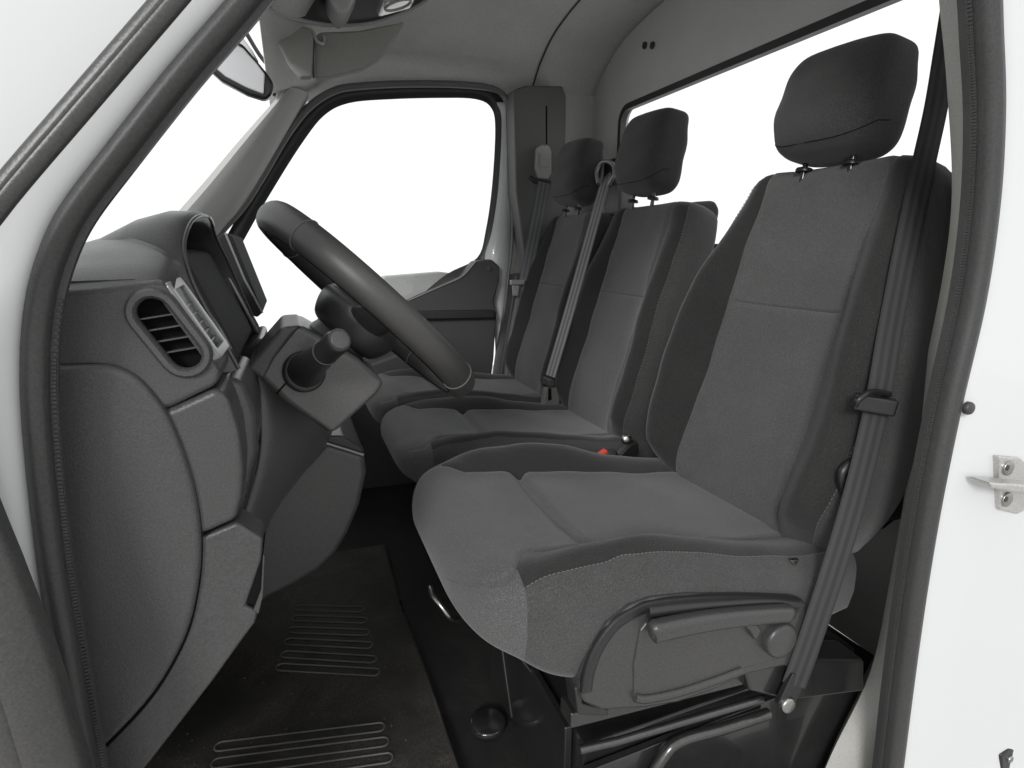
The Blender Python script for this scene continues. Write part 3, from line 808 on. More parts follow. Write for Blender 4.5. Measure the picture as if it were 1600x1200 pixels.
# padded wing of the bench end behind the middle backrest
prism("back_shell", [(0.93, 0.42), (1.00, 0.42), (1.075, 0.98), (1.06, 1.005), (0.995, 1.00), (0.965, 0.95)], 1.33, 2.05, "fabric_back", bs, bevel=0.02, seg=4)

# ---- seat pedestal under the driver seat
pb = thing("seat_pedestal", "black painted metal pedestal and rails under the driver seat", "seat base", (0.5, DY, 0.0))
prism("box", [(0.34, 0.0), (0.86, 0.0), (0.86, 0.215), (0.34, 0.19)], 0.63, 1.05, "black_paint", pb, bevel=0.006)
for y in (0.600, 1.055):
    r0 = py(892, 1128, 0.60); r1 = py(1200, 1052, 0.60)
    prism("rail", [(r0.x, r0.z - 0.012), (r1.x + 0.1, r1.z - 0.016), (r1.x + 0.1, r1.z + 0.012), (r0.x, r0.z + 0.012)], y, y + 0.035, "rail_metal", pb, bevel=0.003)
a = py(905, 1172, 0.595); b = py(965, 1158, 0.595); c = py(1190, 1092, 0.595)
tube("rail_rod", [a, b, c], 0.006, "rail_metal", pb, n=10)
tube("rail_rod", catmull([py(1010, 1230, 0.60), py(1035, 1185, 0.60), py(1062, 1158, 0.60), py(1130, 1138, 0.60), py(1200, 1115, 0.60)], 6), 0.009, "rail_metal", pb, n=10)
prism("side_plate", [(0.335, 0.0), (0.86, 0.0), (0.86, 0.2), (0.335, 0.165)], 0.612, 0.624, "black_paint", pb, bevel=0.002)
prism("front_bracket", xz([(897, 1075), (908, 1068), (910, 1098), (950, 1108), (950, 1118), (902, 1116)], 0.59), 0.588, 0.62, "dash_dark", pb, bevel=0.003)
prism("belt_bracket", xz([(1160, 1045), (1210, 1035), (1260, 1030), (1350, 1030), (1350, 1080), (1230, 1095), (1170, 1080)], 0.585), 0.583, 0.64, "black_paint", pb, bevel=0.006)
tube("adjust_bar", catmull([py(672, 918, 0.80), py(676, 930, 0.78), py(692, 950, 0.76), py(704, 965, 0.76), py(716, 968, 0.80)], 6), 0.004, "metal", pb, n=10)
for (p0, p1) in (((783, 1000), (800, 1120)), ((792, 1002), (885, 1115)), ((660, 985), (742, 1128))):
    tube("brace", [py(*p0, 0.80), py((p0[0] + p1[0]) / 2, (p0[1] + p1[1]) / 2 + 2, 0.79), py(*p1, 0.78)], 0.0022, "rail_metal", pb, n=8) if p0[0] > 700 else None
prism("front_plate", [(0.325, 0.012), (0.338, 0.012), (0.338, 0.20), (0.325, 0.20)], 0.66, 1.02, "black_paint", pb, bevel=0.003)
tag(disc("floor_fixing", pz(762, 1132, 0.004), (0, 0, 1), 0.035, 0.010, "black_paint", None, bevel=0.004), "round black fixing cap on the floor before the driver seat", "cap")

# ================================================================== SEAT BELTS
def ribbon(name, pts, w, m, parent, up, n=8):
    return sweep(name, catmull(pts, n), [(-w / 2, -0.0008), (-w / 6, -0.0013), (w / 6, -0.0013), (w / 2, -0.0008), (w / 2, 0.0008), (w / 6, 0.0013), (-w / 6, 0.0013), (-w / 2, 0.0008)], m, parent, up=up, sharp=80)
b1 = thing("seat_belt", "dark striped belt hanging beside the driver seat down to its floor anchor", "seat belt", py(1230, 1090, 0.57), "seat belts")
pts = [py(1490, 0, 0.72), py(1477, 80, 0.71), py(1462, 170, 0.69), py(1440, 270, 0.66), py(1413, 400, 0.625), py(1390, 520, 0.60), py(1372, 625, 0.58), py(1340, 760, 0.572), py(1305, 880, 0.565), py(1262, 1010, 0.565), py(1240, 1070, 0.568)]
ribbon("webbing", pts, 0.033, "belt", b1, (-0.52, -0.85, 0.1))
c = py(1366, 632, 0.575)
box("slider", c, (0.056, 0.014, 0.024), "black_plastic", b1, bevel=0.004, rot=(Matrix.Rotation(math.radians(-32), 3, 'Z') @ Matrix.Rotation(math.radians(8), 3, 'Y')).to_quaternion())
tube("tongue_loop", catmull([py(1336, 634, 0.57), py(1342, 624, 0.565), py(1362, 612, 0.565), py(1390, 616, 0.57)], 5), 0.004, "black_plastic", b1)
box("anchor_plate", py(1236, 1076, 0.572), (0.034, 0.010, 0.052), "black_plastic", b1, bevel=0.002, rot=Matrix.Rotation(math.radians(25), 3, 'Y').to_quaternion())
disc("anchor_bolt", py(1228, 1099, 0.570), (0, -1, 0), 0.013, 0.008, "metal", b1, bevel=0.003)
# recliner mechanism beside the backrest
rm = prism("recliner_cover", xz([(1312, 735), (1325, 712), (1345, 690), (1352, 720), (1345, 760), (1330, 785), (1315, 765)], 0.60), 0.598, 0.63, "black_plastic", ds, bevel=0.006)
tube("recliner_lever", catmull([py(1318, 770, 0.592), py(1314, 745, 0.59), py(1322, 728, 0.59), py(1338, 716, 0.592)], 6), 0.006, "black_plastic", rm)
prism("recliner_plate", xz([(1320, 800), (1345, 640), (1400, 560), (1480, 560), (1470, 760), (1380, 830)], 0.66), 0.66, 0.69, "black_plastic", ds, bevel=0.006)

b2 = thing("seat_belt", "pale belt crossing the middle passenger backrest from a shoulder loop", "seat belt", py(845, 650, 1.63), "seat belts")
g0 = pxx(948, 290, 0.93)
pts = [pxx(950, 268, 0.99), pxx(944, 290, 0.93), pxx(925, 360, 0.86), pxx(900, 450, 0.80), pxx(880, 520, 0.755), pxx(860, 588, 0.715)]
ribbon("webbing", pts, 0.040, "belt_pale", b2, (-0.9, -0.4, 0.25))
loopc = pxx(945, 268, 0.95)
tube("shoulder_loop", catmull([pxx(935, 287, 0.925), pxx(932, 270, 0.93), pxx(938, 256, 0.94), pxx(948, 252, 0.945), pxx(958, 258, 0.94), pxx(960, 272, 0.93), pxx(952, 288, 0.925)], 6), 0.006, "silver_trim", b2)
box("reel_housing", pxx(962, 275, 1.0), (0.06, 0.07, 0.10), "black_plastic", b2, bevel=0.012)
box("reel_tower", pxx(968, 312, 1.0), (0.06, 0.10, 0.10), "pillar_grey", b2, bevel=0.012)
bk = pxx(857, 596, 0.71)
box("tongue", bk, (0.018, 0.055, 0.022), "trim_dark", b2, bevel=0.004)
prism("buckle", xz([(850, 605), (872, 604), (872, 628), (858, 655), (838, 655), (846, 628)], 1.60), 1.585, 1.61, "pillar_grey", b2, bevel=0.005)
prism("buckle_slot", xz([(857, 607), (861, 607), (862, 624), (857, 626)], 1.583), 1.582, 1.586, "groove", b2, bevel=0)

b3 = thing("seat_belt", "grey belt hanging straight down the far pillar behind the passenger door", "seat belt", py(790, 640, 2.08), "seat belts")
pts = [py(850, 285, 2.06), py(842, 330, 2.055), py(828, 400, 2.05), py(812, 480, 2.05), py(800, 550, 2.055), py(792, 660, 2.06)]
ribbon("webbing", pts, 0.046, "belt_mid", b3, (-0.1, -1, 0))
tg = thing_t = box("tongue", py(808, 441, 2.035), (0.055, 0.012, 0.018), "metal_light", b3, bevel=0.003)
prism("tongue_blade", xz([(800, 446), (811, 446), (809, 462), (801, 462)], 2.032), 2.030, 2.034, "metal_light", b3, bevel=0.001)

def buckle(u, v, y, label):
    t = thing("belt_buckle", label, "belt buckle", py(u + 8, v + 8, y), "belt buckles")
    c = py(u, v, y)
    box("body", c + Vector((0.012, 0.004, -0.020)), (0.05, 0.026, 0.030), "black_plastic", t, bevel=0.005, rot=Matrix.Rotation(math.radians(-25), 3, 'Y').to_quaternion())
    box("release_button", c + Vector((-0.010, -0.002, 0.0)), (0.028, 0.018, 0.008), "red_plastic", t, bevel=0.002, rot=Matrix.Rotation(math.radians(-30), 3, 'Y').to_quaternion())
buckle(945, 708, 1.15, "belt buckle with red button beside the driver cushion")
buckle(838, 648, 1.60, "belt buckle with red button between the two passenger cushions")
st = thing("buckle_stalk", "black buckle stalk standing between driver seat and bench", "belt stalk", py(985, 720, 1.14))
prism("stalk", xz([(958, 722), (985, 695), (998, 690), (1000, 706), (985, 735), (965, 740)], 1.14), 1.14, 1.165, "black_plastic", st, bevel=0.006)
disc("pivot_cap", py(978, 686, 1.15), (-0.4, -1, 0.2), 0.012, 0.014, "metal", st, bevel=0.005)
disc("lower_bolt", py(1012, 741, 1.12), (0, -1, 0.2), 0.007, 0.006, "metal", st)

# ================================================================== DASHBOARD
YE = 0.60
db = thing("dashboard", "grained grey plastic dashboard with side vents left of the steering wheel", "dashboard", (-0.2, 0.9, 0.3))
# upper body of the driver side
ub = [(60, 466), (155, 447), (240, 438), (258, 441), (288, 490), (324, 545), (346, 583), (338, 603), (270, 636), (258, 640), (150, 660), (-40, 640), (-200, 560), (-200, 480), (-60, 478)]
upper = prism("upper_body", xz(ub, YE), YE, 1.12, "dash_plastic", db, bevel=0.008, seg=4)
# vent openings (capsules) cut as real recesses
def capsule(p0, p1, r, n=10):
    p0 = Vector(p0); p1 = Vector(p1); d = (p1 - p0).normalized(); a0 = math.atan2(d.y, d.x); out = []
    for i in range(n + 1):
        a = a0 - math.pi / 2 + math.pi * i / n; out.append((p1.x + r * math.cos(a), p1.y + r * math.sin(a)))
    for i in range(n + 1):
        a = a0 + math.pi / 2 + math.pi * i / n; out.append((p0.x + r * math.cos(a), p0.y + r * math.sin(a)))
    return out
v0 = py(240, 489, YE); v1 = py(291, 553, YE)
cap_in = capsule((v0.x, v0.z), (v1.x, v1.z), 0.0148)
cap_out = capsule((v0.x, v0.z), (v1.x, v1.z), 0.0125)
ct = prism("cutter", cap_in, YE - 0.02, YE + 0.014, "dash_dark", None, bevel=0)
cut(upper, [ct])
for p in upper.data.polygons: p.use_smooth = False
vt = thing_v = sweep("side_vent", [(x, YE - 0.002, z) for x, z in capsule((v0.x, v0.z), (v1.x, v1.z), 0.0175)], [(-0.0045, 0.004), (-0.0045, -0.001), (-0.002, -0.004), (0.002, -0.004), (0.0045, -0.001), (0.0045, 0.004)], "dash_plastic", db, closed=True)
prism("vent_back", capsule((v0.x, v0.z), (v1.x, v1.z), 0.0147), YE + 0.0125, YE + 0.0138, "groove", vt, bevel=0)
ax = Vector((v1.x - v0.x, 0, v1.z - v0.z)); al = ax.length; ax.normalize()
for k in range(4):
    c = Vector((v0.x, YE + 0.007, v0.z)) + ax * (al * (k + 0.35) / 3.7)
    box("vent_slat", c, (0.030, 0.010, 0.0016), "dash_plastic", vt, bevel=0.0004, seg=1, rot=Matrix.Rotation(math.radians(-8), 3, 'Y').to_quaternion())
# second vent: an angled pod on the corner facing the driver
qa, qb, qc, qd = py(261, 441, 0.603), py(346, 560, 0.603), py(360, 541, 0.675), py(282, 431, 0.675)
qn = (qb - qa).cross(qd - qa).normalized()
if qn.dot(CAM - qa) < 0: qn = -qn
def qmap(a_, b_, d=0.0):
    """a along the long side 0..1, b across 0..1"""
    return qa.lerp(qb, a_).lerp(qd.lerp(qc, a_), b_) + qn * d
def qloop(m1, m2, r):
    return [(0.5 + a_ , 0.5 + b_) for a_, b_ in rrect(1 - 2 * m1, 1 - 2 * m2, r, 5)]
rv = holed("rear_vent", qloop(0, 0, 0.06), qloop(0.11, 0.17, 0.05), lambda a_, b_, d: qmap(a_, b_, -d), 0.010, "silver_trim", db, bevel=0.0015)
bq = [qmap(a_, b_, -0.0098) for a_, b_ in qloop(0.05, 0.08, 0.03)]
obj("vent_back", bq, [list(range(len(bq)))], "groove", rv)
for k in range(6):
    t = 0.15 + 0.70 * (k + 0.5) / 6
    v = [qmap(t + dt, b_, d_) for dt in (-0.010, 0.010) for b_, d_ in ((0.16, -0.003), (0.84, -0.003), (0.84, -0.0095), (0.16, -0.0095))]
    obj("vent_slat", v, [(0, 1, 2, 3), (7, 6, 5, 4), (0, 4, 5, 1), (2, 6, 7, 3), (1, 5, 6, 2), (0, 3, 7, 4)], "dash_plastic_light", rv, smooth=False)
v = [qmap(a_, b_, d_) for a_, b_ in ((0.2, 0.47), (0.8, 0.47), (0.8, 0.53), (0.2, 0.53)) for d_ in (-0.005, -0.009)]
obj("vent_fin", v, [(0, 2, 4, 6), (1, 7, 5, 3), (0, 1, 3, 2), (2, 3, 5, 4), (4, 5, 7, 6), (6, 7, 1, 0)], "dash_plastic", rv, smooth=False)
v = [qmap(a_, b_, d_) for d_ in (-0.003, -0.0125) for a_, b_ in ((-0.02, -0.02), (1.02, -0.02), (1.02, 1.02), (-0.02, 1.02))]
v[0:4] = [qmap(a_, b_, -0.0102) for a_, b_ in ((-0.01, -0.01), (1.01, -0.01), (1.01, 1.01), (-0.01, 1.01))]
obj("vent_pod", v, [(0, 1, 2, 3), (7, 6, 5, 4), (0, 4, 5, 1), (1, 5, 6, 2), (2, 6, 7, 3), (3, 7, 4, 0)], "dash_plastic", rv, smooth=False)
# top surface
def dtop():
    v = []; f = []; nx, ny = 36, 60
    for i in range(nx + 1):
        for j in range(ny + 1):
            y = YE + 0.001 + (1.12 - YE) * (j / ny) ** 1.25
            xr = -0.100 - 0.055 * smooth01(0.66, 0.74, y)
            x = xr - 0.50 * (i / nx)
            base = 0.855 - 0.02 * (i / nx)
            hump = 0.074 * smooth01(0.575, 0.81, y) * (1 - smooth01(1.02, 1.12, y))
            edge = smooth01(0, 0.10, i / nx * 0.5)
            fr = 1 - 0.92 * smooth01(0.10, 0.30, -x)
            z = base + hump * (0.75 + 0.25 * edge) * fr - 0.012 * (1 - min(1, (y - YE) / 0.05)) ** 2.2 - 0.010 * (1 - min(1, (i / nx) / 0.06)) ** 2 * (1 - smooth01(0.66, 0.72, y))
            v.append((x, y, z))
    for i in range(nx):
        for j in range(ny):
            a = i * (ny + 1) + j; f.append((a, a + 1, a + ny + 2, a + ny + 1))
    return obj("top_surface", v, f, "dash_plastic", db, solid=0.006)
dtop()
# defroster grille at the front corner
gr = prism("defroster_grille", [(-0.19, 0.849), (-0.128, 0.850), (-0.128, 0.8548), (-0.19, 0.8535)], 0.611, 0.620, "dash_dark", db, bevel=0.001)
# instrument hood: an arched shell open to the driver
def hood():
    ys_ = []
    arch = [(0.685, 0.755, -0.060), (0.690, 0.80, -0.078), (0.700, 0.845, -0.096), (0.716, 0.880, -0.103), (0.748, 0.905, -0.100), (0.79, 0.917, -0.095), (0.86, 0.920, -0.092), (0.94, 0.914, -0.096), (0.99, 0.895, -0.098), (1.02, 0.85, -0.085), (1.03, 0.775, -0.062)]
    A = catmull(arch, 6); rings = []
    cy, cz = 0.84, 0.80
    for y, z, x in A:
        d = Vector((0, y - cy, z - cz)); d.normalize()
        o = Vector((x, y, z))
        rings.append([o + Vector((-0.20, 0, -0.075)) + d * 0.0, o + Vector((-0.15, 0, -0.052)) + d * 0.002, o + Vector((-0.10, 0, -0.030)) + d * 0.004, o + Vector((-0.06, 0, -0.010)) + d * 0.006, o + Vector((-0.03, 0, -0.001)) + d * 0.006, o + Vector((-0.006, 0, 0)) + d * 0.005, o + Vector((0, 0, 0)), o + Vector((-0.004, 0, 0)) - d * 0.007, o + Vector((-0.02, 0, 0)) - d * 0.010, o + Vector((-0.17, 0, -0.075)) - d * 0.012])
    v, f = loft(rings, closed=True)
    h = obj("instrument_hood", v, f, "dash_plastic", db, sharp=60)
    tube("hood_edge", [Vector((x + 0.0008, y, z)) for y, z, x in A], 0.0022, "dash_plastic_light", h, n=8)
hood()
prism("instrument_cluster", [(-0.17, 0.885), (-0.108, 0.878), (-0.060, 0.755), (-0.17, 0.755)], 0.735, 1.0, "cluster_dark", db, bevel=0.008)
# facia between cluster and centre (dark slab with pale edge) and centre screen
sl = [py(u, v, 1.02) for u, v in ((322, 396), (335, 393), (404, 522), (388, 530), (340, 520))]
prism("cluster_side", [(p.x, p.z) for p in sl], 1.02, 1.10, "cluster_dark", db, bevel=0.006)
tube("facia_edge", [py(336, 395, 1.018), py(370, 458, 1.018), py(403, 520, 1.018)], 0.0028, "silver_trim", db, n=8)
cs = [py(u, v, 1.20) for u, v in ((338, 372), (350, 363), (362, 368), (411, 488), (402, 496), (396, 494))]
scp = prism("centre_screen", [(p.x, p.z) for p in cs], 1.20, 1.46, "cluster_dark", db, bevel=0.004)
tube("screen_edge", [py(352, 364, 1.198), py(382, 436, 1.198), py(410, 489, 1.198)], 0.0022, "silver_trim", scp, n=8)
prism("screen_back", [(py(u, v, 1.24).x, py(u, v, 1.24).z) for u, v in ((318, 400), (350, 372), (395, 494), (360, 515))], 1.24, 1.44, "dash_dark", db, bevel=0.006)
prism("shelf_below_cluster", xz([(362, 556), (370, 535), (412, 520), (416, 545), (392, 572), (365, 585)], 1.0), 0.95, 1.12, "dash_plastic_light", db, bevel=0.008)
# passenger side dashboard: lower and further forward
prism("passenger_dash", [(-0.75, 0.70), (-0.32, 0.70), (-0.20, 0.64), (-0.17, 0.56), (-0.22, 0.40), (-0.34, 0.30), (-0.75, 0.30)], 1.12, 2.15, "dash_plastic", db, bevel=0.02, seg=4)
# knee panel, lower panel
kn = [(258, 640), (272, 636), (338, 606), (358, 622), (374, 672), (381, 730), (379, 775), (370, 813), (318, 836), (200, 836), (200, 660)]
prism("knee_panel", xz(kn, YE), YE, 0.80, "dash_plastic", db, bevel=0.018, seg=6)
kn2 = [(338, 600), (352, 584), (372, 575), (392, 600), (402, 640), (404, 690), (380, 790), (330, 800)]
prism("knee_bolster", xz(kn2, 0.70), 0.66, 0.82, "dash_plastic_light", db, bevel=0.022, seg=6)
lw = [(320, 839), (370, 817), (411, 842), (409, 875), (384, 948), (404, 956), (398, 975), (378, 1002), (335, 1062), (232, 1195), (150, 1290), (-60, 1290), (-60, 860)]
lo_ = prism("lower_panel", xz(lw, YE + 0.001), YE + 0.001, 0.645, "dash_plastic", db, bevel=0.004, seg=3)
prism("storage_slot_shade", xz([(411, 868), (385, 944), (400, 948), (409, 920)], YE + 0.002), YE + 0.003, 0.66, "groove", db, bevel=0.001)  # black filler, painted shade of the opening
prism("slot_edge", xz([(411, 866), (414, 868), (411, 930), (404, 958), (396, 952), (408, 920)], YE + 0.003), YE + 0.0005, YE + 0.03, "dash_plastic", db, bevel=0.002)
# side cover: domed panel with rolled edge
scv = [(90, 572), (150, 570), (180, 574), (212, 590), (242, 622), (266, 660), (290, 720), (306, 780), (314, 850), (308, 925), (288, 1000), (240, 1085), (170, 1162), (110, 1215), (20, 1260), (-60, 1200), (-60, 700), (-60, 590)]
scv = [tuple(p) for p in catmull(scv[:-4], 4)] + scv[-4:]
prism("side_cover", xz(scv, YE - 0.008), YE - 0.008, YE + 0.05, "dash_plastic", db, bevel=0.007, seg=5)
arc = catmull([py(u, v, YE - 0.0005) for u, v in scv[:-5]], 2)
tube("cover_gap", arc, 0.0016, "groove", db, n=6)
# lower centre console with cup holder
YC = 1.12
cc = [(508, 693), (570, 712), (573, 740), (562, 790), (545, 832), (525, 865), (498, 892), (460, 915), (418, 936), (380, 960), (300, 960), (330, 830), (410, 790), (425, 782)]
con = prism("centre_console", xz(cc, YC), YC, 1.55, "console_plastic", db, bevel=0.012, seg=5)
cup = py(545, 700, YC + 0.04)
prism("console_lid", xz([(506, 690), (512, 680), (535, 680), (566, 700), (571, 712)], YC + 0.01), YC + 0.006, 1.45, "dash_dark", con, bevel=0.004)
tube("console_rim", [py(508, 692, YC + 0.002), py(540, 702, YC + 0.002), py(568, 711, YC + 0.002)], 0.003, "silver_trim", con)
box("console_catch", py(560, 703, YC + 0.03), (0.018, 0.03, 0.012), "silver_trim", con, bevel=0.004)
# knee bolster below the column, running back to the console
la = catmull([py(u, v, 0.80) for u, v in ((392, 560), (404, 620), (408, 690), (396, 760), (372, 830), (330, 900))], 6)
lb = catmull([py(u, v, YC + 0.004) for u, v in ((540, 600), (525, 650), (508, 694), (466, 740), (425, 785), (410, 850))], 6)
v = []; f = []; nk = 10
for a_, b_ in zip(la, lb):
    for k in range(nk + 1):
        t = k / nk; q = Vector(a_).lerp(Vector(b_), t); v.append(q + Vector((0.016, -0.03, 0)) * math.sin(math.pi * t))
for i in range(len(la) - 1):
    for k in range(nk): a_ = i * (nk + 1) + k; f.append((a_, a_ + 1, a_ + nk + 2, a_ + nk + 1))
obj("column_bolster", v, f, "console_plastic", db, solid=0.004)
prism("bulkhead_cover", [(-0.75, 0.12), (-0.42, 0.12), (-0.22, 0.45), (-0.22, 0.72), (-0.75, 0.8)], 0.80, 2.14, "trim_dark", db, bevel=0.01)

# ================================================================== STEERING
AL = math.radians(45)
AX = Vector((math.cos(AL), 0, math.sin(AL))); DD = Vector((math.sin(AL), 0, -math.cos(AL))); YY = (Vector((0, 1, 0)) - AX * 0.065).normalized()
WC = Vector((0.106, 0.85, 0.812)) - AX * 0.010 + DD * 0.004
sw = thing("steering_wheel", "leather covered steering wheel seen edge-on from the driver's door", "steering wheel", WC)
def wheel():
    Rm = 0.167; n = 120
    rings = []
    for i in range(n):
        a = 2 * math.pi * i / n; rad = DD * math.cos(a) + YY * math.sin(a)
        thick = 1 + 0.06 * math.cos(2 * a)
        rings.append([WC + rad * (Rm + 0.0165 * thick * math.cos(b)) + AX * (0.0200 * thick * math.sin(b)) for b in np.linspace(0, 2 * math.pi, 21)[:-1]])
    rings.append(rings[0])
    v, f = loft(rings, cap=False); rim = obj("rim", v, f, "leather", sw, sharp=80)
    for a in (math.radians(-42), math.radians(-138), math.radians(42), math.radians(138)):
        rad = DD * math.cos(a) + YY * math.sin(a)
        tube("leather_seam", [WC + rad * (Rm + 0.0168 * math.cos(b)) + AX * (0.0203 * math.sin(b)) for b in np.linspace(0, 2 * math.pi, 25)[:-1]], 0.0009, "thread", rim, n=6, closed=True, up=tuple(rad.cross(AX)))
    tube("inner_seam", [WC + (DD * math.cos(a) + YY * math.sin(a)) * (Rm - 0.006) - AX * 0.0195 for a in np.linspace(0, 2 * math.pi, 73)[:-1]], 0.0009, "groove", rim, n=6, closed=True, up=tuple(AX))
    # hub pad and spokes
    rings = []
    for t, r, h in catmull(((0, 0.040, -0.050), (0.2, 0.060, -0.042), (0.5, 0.072, -0.018), (0.8, 0.068, 0.0), (1, 0.04, 0.012), (1.1, 0.01, 0.015)), 4):
        rings.append([WC + (DD * math.cos(a) * r * 0.85 + YY * math.sin(a) * r * 1.1) + AX * (h - 0.012) for a in np.linspace(0, 2 * math.pi, 41)[:-1]])
    v, f = loft(rings); obj("hub", v, f, "dash_dark", sw)
    for a in (90, 270):
        a = math.radians(a); rad = DD * math.cos(a) + YY * math.sin(a); tan = rad.cross(AX)
        rings = []
        for t in np.linspace(0, 1, 6):
            c = WC + rad * (0.06 + 0.112 * t) - AX * (0.026 * (1 - t)); wv = 0.028 - 0.012 * t
            rings.append([c + tan * (wv * math.cos(b)) + AX * (0.011 * math.sin(b)) for b in np.linspace(0, 2 * math.pi, 17)[:-1]])
        v, f = loft(rings); obj("spoke", v, f, "dash_dark", sw)
wheel()
scl = thing("steering_column", "grey column shroud with a control stalk below the steering wheel", "steering column", (0.02, 0.84, 0.7))
sh = [(386, 574), (398, 558), (440, 512), (470, 508), (560, 560), (602, 598), (590, 616), (522, 678), (512, 676), (450, 632)]
prism("shroud", xz(sh, 0.775), 0.775, 0.915, "shroud_plastic", scl, bevel=0.014, seg=5)
prism("upper_shroud", xz([(384, 572), (398, 556), (440, 508), (470, 506), (430, 556), (412, 590)], 0.79), 0.77, 0.92, "dash_plastic", scl, bevel=0.006)
tube("shroud_joint", [py(432, 616, 0.774), py(465, 577, 0.774), py(500, 540, 0.774)], 0.0010, "groove", scl, n=6)
up_c = WC - AX * 0.05
rings = [[WC - AX * h + (DD * math.cos(a) * r + YY * math.sin(a) * r) for a in np.linspace(0, 2 * math.pi, 33)[:-1]] for h, r in ((0.035, 0.03), (0.06, 0.040), (0.095, 0.046), (0.14, 0.046))]
v, f = loft(rings); obj("column_neck", v, f, "dash_dark", scl)
s0 = py(478, 578, 0.772); s1 = py(531, 531, 0.66); sd = (s1 - s0)
disc("stalk_collar", s0 - sd.normalized() * 0.008, (0, -1, 0.15), 0.026, 0.014, "rim_black", scl, bevel=0.004)
def stalk():
    d = sd.normalized(); a = d.orthogonal().normalized(); b = d.cross(a); L_ = sd.length
    rings = []
    for t, r in ((0, 0.023), (0.10, 0.021), (0.22, 0.0175), (0.55, 0.0150), (0.60, 0.0155), (0.62, 0.0155), (0.64, 0.0142), (0.93, 0.0142), (0.985, 0.0134), (1.0, 0.0120)):
        rings.append([s0 + d * (L_ * t) + (a * math.cos(q) + b * math.sin(q)) * r for q in np.linspace(0, 2 * math.pi, 33)[:-1]])
    v, f = loft(rings); o = obj("control_stalk", v, f, "rim_black", scl, sharp=50)
    disc("end_cap", s1 - d * 0.001, d, 0.0105, 0.003, "dash_plastic", o, bevel=0.001)
    pr = [s0 + d * (L_ * 0.63) + (a * math.cos(q) + b * math.sin(q)) * 0.0150 for q in np.linspace(0, 2 * math.pi, 33)[:-1]]
    tube("ring", pr, 0.0007, "dash_plastic_light", o, n=6, closed=True, up=tuple(d))
stalk()
# far side stalk seen under the rim
s2 = [py(560, 505, 0.98), py(600, 540, 1.08), py(640, 560, 1.16)]

# ================================================================== OVERHEAD
oc = thing("overhead_console", "dark overhead storage shelf with reading lamp above the windscreen", "overhead shelf", (0.1, 1.6, 1.4))
edge = catmull([py(408, 8, 1.30), py(430, 20, 1.42), py(475, 33, 1.55), py(530, 40, 1.66), py(590, 34, 1.76), py(650, 10, 1.86), py(690, -20, 1.92)], 8)
v = []; f = []
for p in edge:
    p = Vector(p); v += [p, p + Vector((0.004, -0.004, 0.010)), p + Vector((0.02, -0.34, 0.085)), p + Vector((-0.16, -0.30, 0.10)), p + Vector((-0.05, 0.03, 0.05))]
n = 5
for i in range(len(edge) - 1):
    for j in range(n): f.append((i * n + j, i * n + (j + 1) % n, (i + 1) * n + (j + 1) % n, (i + 1) * n + j))
obj("shelf", v, f, "trim_dark", oc)
tube("shelf_edge", edge, 0.005, "trim_grey", oc)
lm = [py(506, -30, 1.50), py(512, 10, 1.50), py(526, 30, 1.50), py(532, 36, 1.50), py(545, 24, 1.50), py(556, 0, 1.50), py(560, -30, 1.50)]
prism("lamp_pod", [(p.x, p.z) for p in lm], 1.46, 1.56, "mirror_shell", oc, bevel=0.012, seg=4)
lp = box("reading_lamp", py(620, 2, 1.60), (0.09, 0.10, 0.02), "lamp_lens", oc, bevel=0.008, rot=Matrix.Rotation(math.radians(-20), 3, 'Y').to_quaternion())
lc = py(622, 8, 1.55)
tube("lamp_bezel", [lc + Vector((0.03 * math.cos(a), 0.03 * math.sin(a), 0.010 * math.cos(a))) for a in np.linspace(0, 2 * math.pi, 25)[:-1]], 0.003, "trim_grey", lp, closed=True, up=(0, 0, 1))

vs = thing("sun_visor", "grey sun visor folded flat under the overhead shelf", "sun visor", (0.05, 1.7, 1.35), "sun visors")
YV = 1.64
prism("visor_flap", xz([(412, 22), (486, 44), (490, 60), (488, 120), (470, 121), (452, 100)], 1.60), 1.60, 1.63, "visor_grey", vs, bevel=0.006)
prism("visor_flap", xz([(491, 60), (500, 52), (560, 50), (632, 36), (622, 55), (592, 95), (565, 110), (520, 121), (491, 124)], YV), YV - 0.012, YV + 0.02, "visor_grey", vs, bevel=0.006)
tube("visor_clip", catmull([py(477, 50, YV - 0.03), py(488, 48, YV - 0.03), py(495, 64, YV - 0.035), py(505, 68, YV - 0.03), py(506, 58, YV - 0.02)], 6), 0.004, "trim_grey", vs)
tube("visor_seam", [py(491, 56, YV - 0.013), py(489, 88, YV - 0.013), py(490, 122, YV - 0.013)], 0.0025, "trim_dark", vs)

mr_ = thing("rear_view_mirror", "pale rear view mirror hanging by the windscreen's upper corner", "mirror", py(385, 100, 1.45))
mp = [(326, 108), (340, 88), (362, 62), (378, 66), (398, 90), (418, 114), (428, 130), (426, 146), (415, 156), (386, 147), (346, 126)]
prism("shell", xz(mp, 1.45), 1.45, 1.48, "rim_black", mr_, bevel=0.008, seg=4)
gp = [(336, 106), (350, 86), (366, 68), (380, 76), (402, 100), (414, 116), (412, 148), (386, 138), (352, 120)]
prism("glass", xz(gp, 1.449), 1.445, 1.452, "mirror_glass", mr_, bevel=0.003)
tube("stem", [py(395, 98, 1.47), py(385, 80, 1.52), py(372, 62, 1.56)], 0.012, "mirror_shell", mr_)

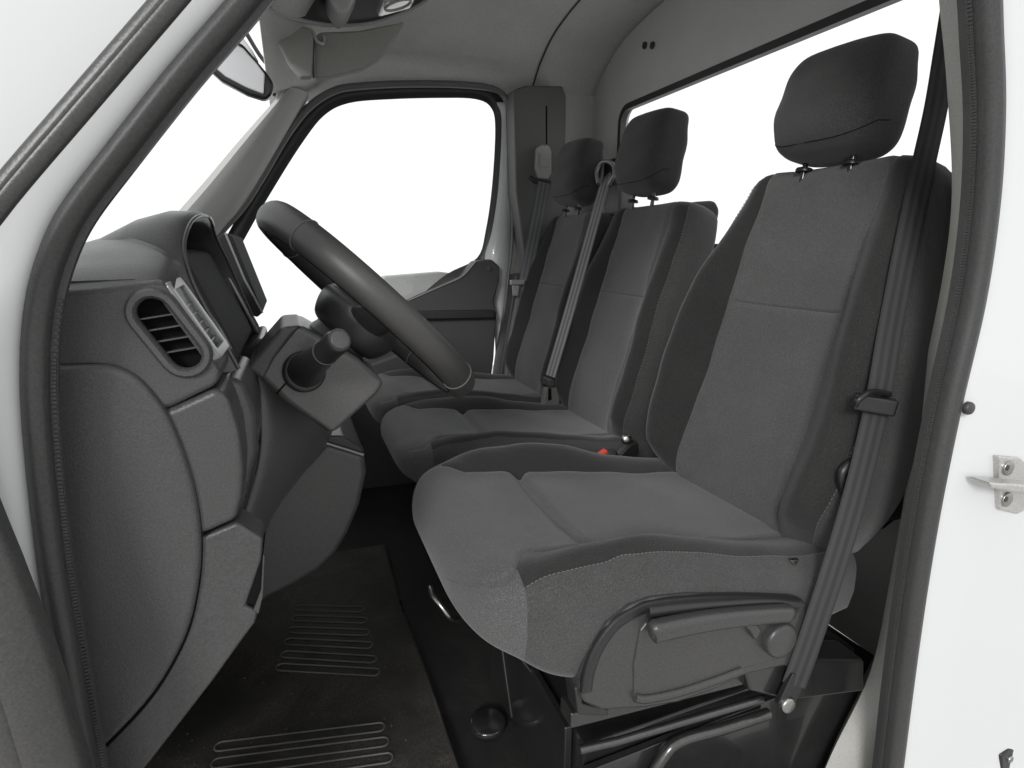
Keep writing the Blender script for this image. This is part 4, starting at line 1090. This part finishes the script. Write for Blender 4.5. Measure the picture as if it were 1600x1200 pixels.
# ================================================================== FLOOR MAT
fm = thing("floor_mat", "dark rubber floor mat with raised looped ribs in the driver's footwell", "floor mat", (0.0, 1.2, 0.005))
mv = []
mo = [(40, 1400), (120, 1180), (330, 950), (420, 880), (600, 850), (625, 940), (668, 1060), (705, 1170), (745, 1290), (760, 1400)]
P = [pz(u, v, 0.012) for u, v in mo]
n = len(P)
obj("sheet", [(p.x, p.y, 0.012) for p in P] + [(p.x, p.y, 0.004) for p in P], [list(range(n)), list(range(2 * n - 1, n - 1, -1))] + [[i, (i + 1) % n, n + (i + 1) % n, n + i] for i in range(n)], "dusty_rubber", fm, bevel=0.003)
tube("border", catmull([pz(u, v, 0.014) for u, v in mo[4:9]], 6), 0.003, "mat_rubber", fm)
def stad(c0, c1, hw):
    """elongated closed rib whose centreline runs between two floor points"""
    a = Vector(c0); b = Vector(c1); d = (b - a).normalized(); s = Vector((-d.y, d.x, 0)); out = []
    for i in range(9):
        q = -math.pi / 2 + math.pi * i / 8; out.append(b + d * (hw * math.cos(q)) + s * (hw * math.sin(q)))
    for i in range(9):
        q = math.pi / 2 + math.pi * i / 8; out.append(a + d * (hw * math.cos(q)) + s * (hw * math.sin(q)))
    return out
z = 0.0135
for (ua, va), (ub_, vb) in (((345, 1166), (592, 1136)), ((340, 1192), (598, 1159)), ((345, 1221), (604, 1184)), ((345, 1252), (612, 1212))):
    tube("rib", stad(pz(ua, va, z), pz(ub_, vb, z), 0.0105), 0.0017, "mat_rib", fm, n=6, closed=True, up=(0, 0, 1))
for (ua, va), (ub_, vb) in (((448, 1022), (580, 1030)), ((440, 1042), (585, 1050)), ((452, 1002), (574, 1008)), ((458, 984), (570, 988)), ((464, 966), (566, 969)), ((470, 950), (562, 952))):
    tube("rib", stad(pz(ua, va, z), pz(ub_, vb, z), 0.011), 0.0018, "mat_rib", fm, n=6, closed=True, up=(0, 0, 1))

# grit and crumbs scattered over the mat and floor
gv = []; gf = []
rg = random.Random(3)
for k in range(420):
    u = rg.uniform(230, 640); v_ = rg.uniform(880, 1230); p = pz(u, v_, 0.0135); r = rg.uniform(0.0005, 0.0016) * (1 if rg.random() < 0.9 else 1.8); b = len(gv)
    gv += [p + Vector((r, 0, 0)), p + Vector((-r * 0.7, r * 0.8, 0)), p + Vector((-r * 0.6, -r, 0)), p + Vector((0, 0, r))]
    gf += [(b, b + 1, b + 3), (b + 1, b + 2, b + 3), (b + 2, b, b + 3), (b, b + 2, b + 1)]
tag(obj("grit", gv, gf, "grit", smooth=False), "dry grit and crumbs scattered over the footwell floor", "grit", kind="stuff")
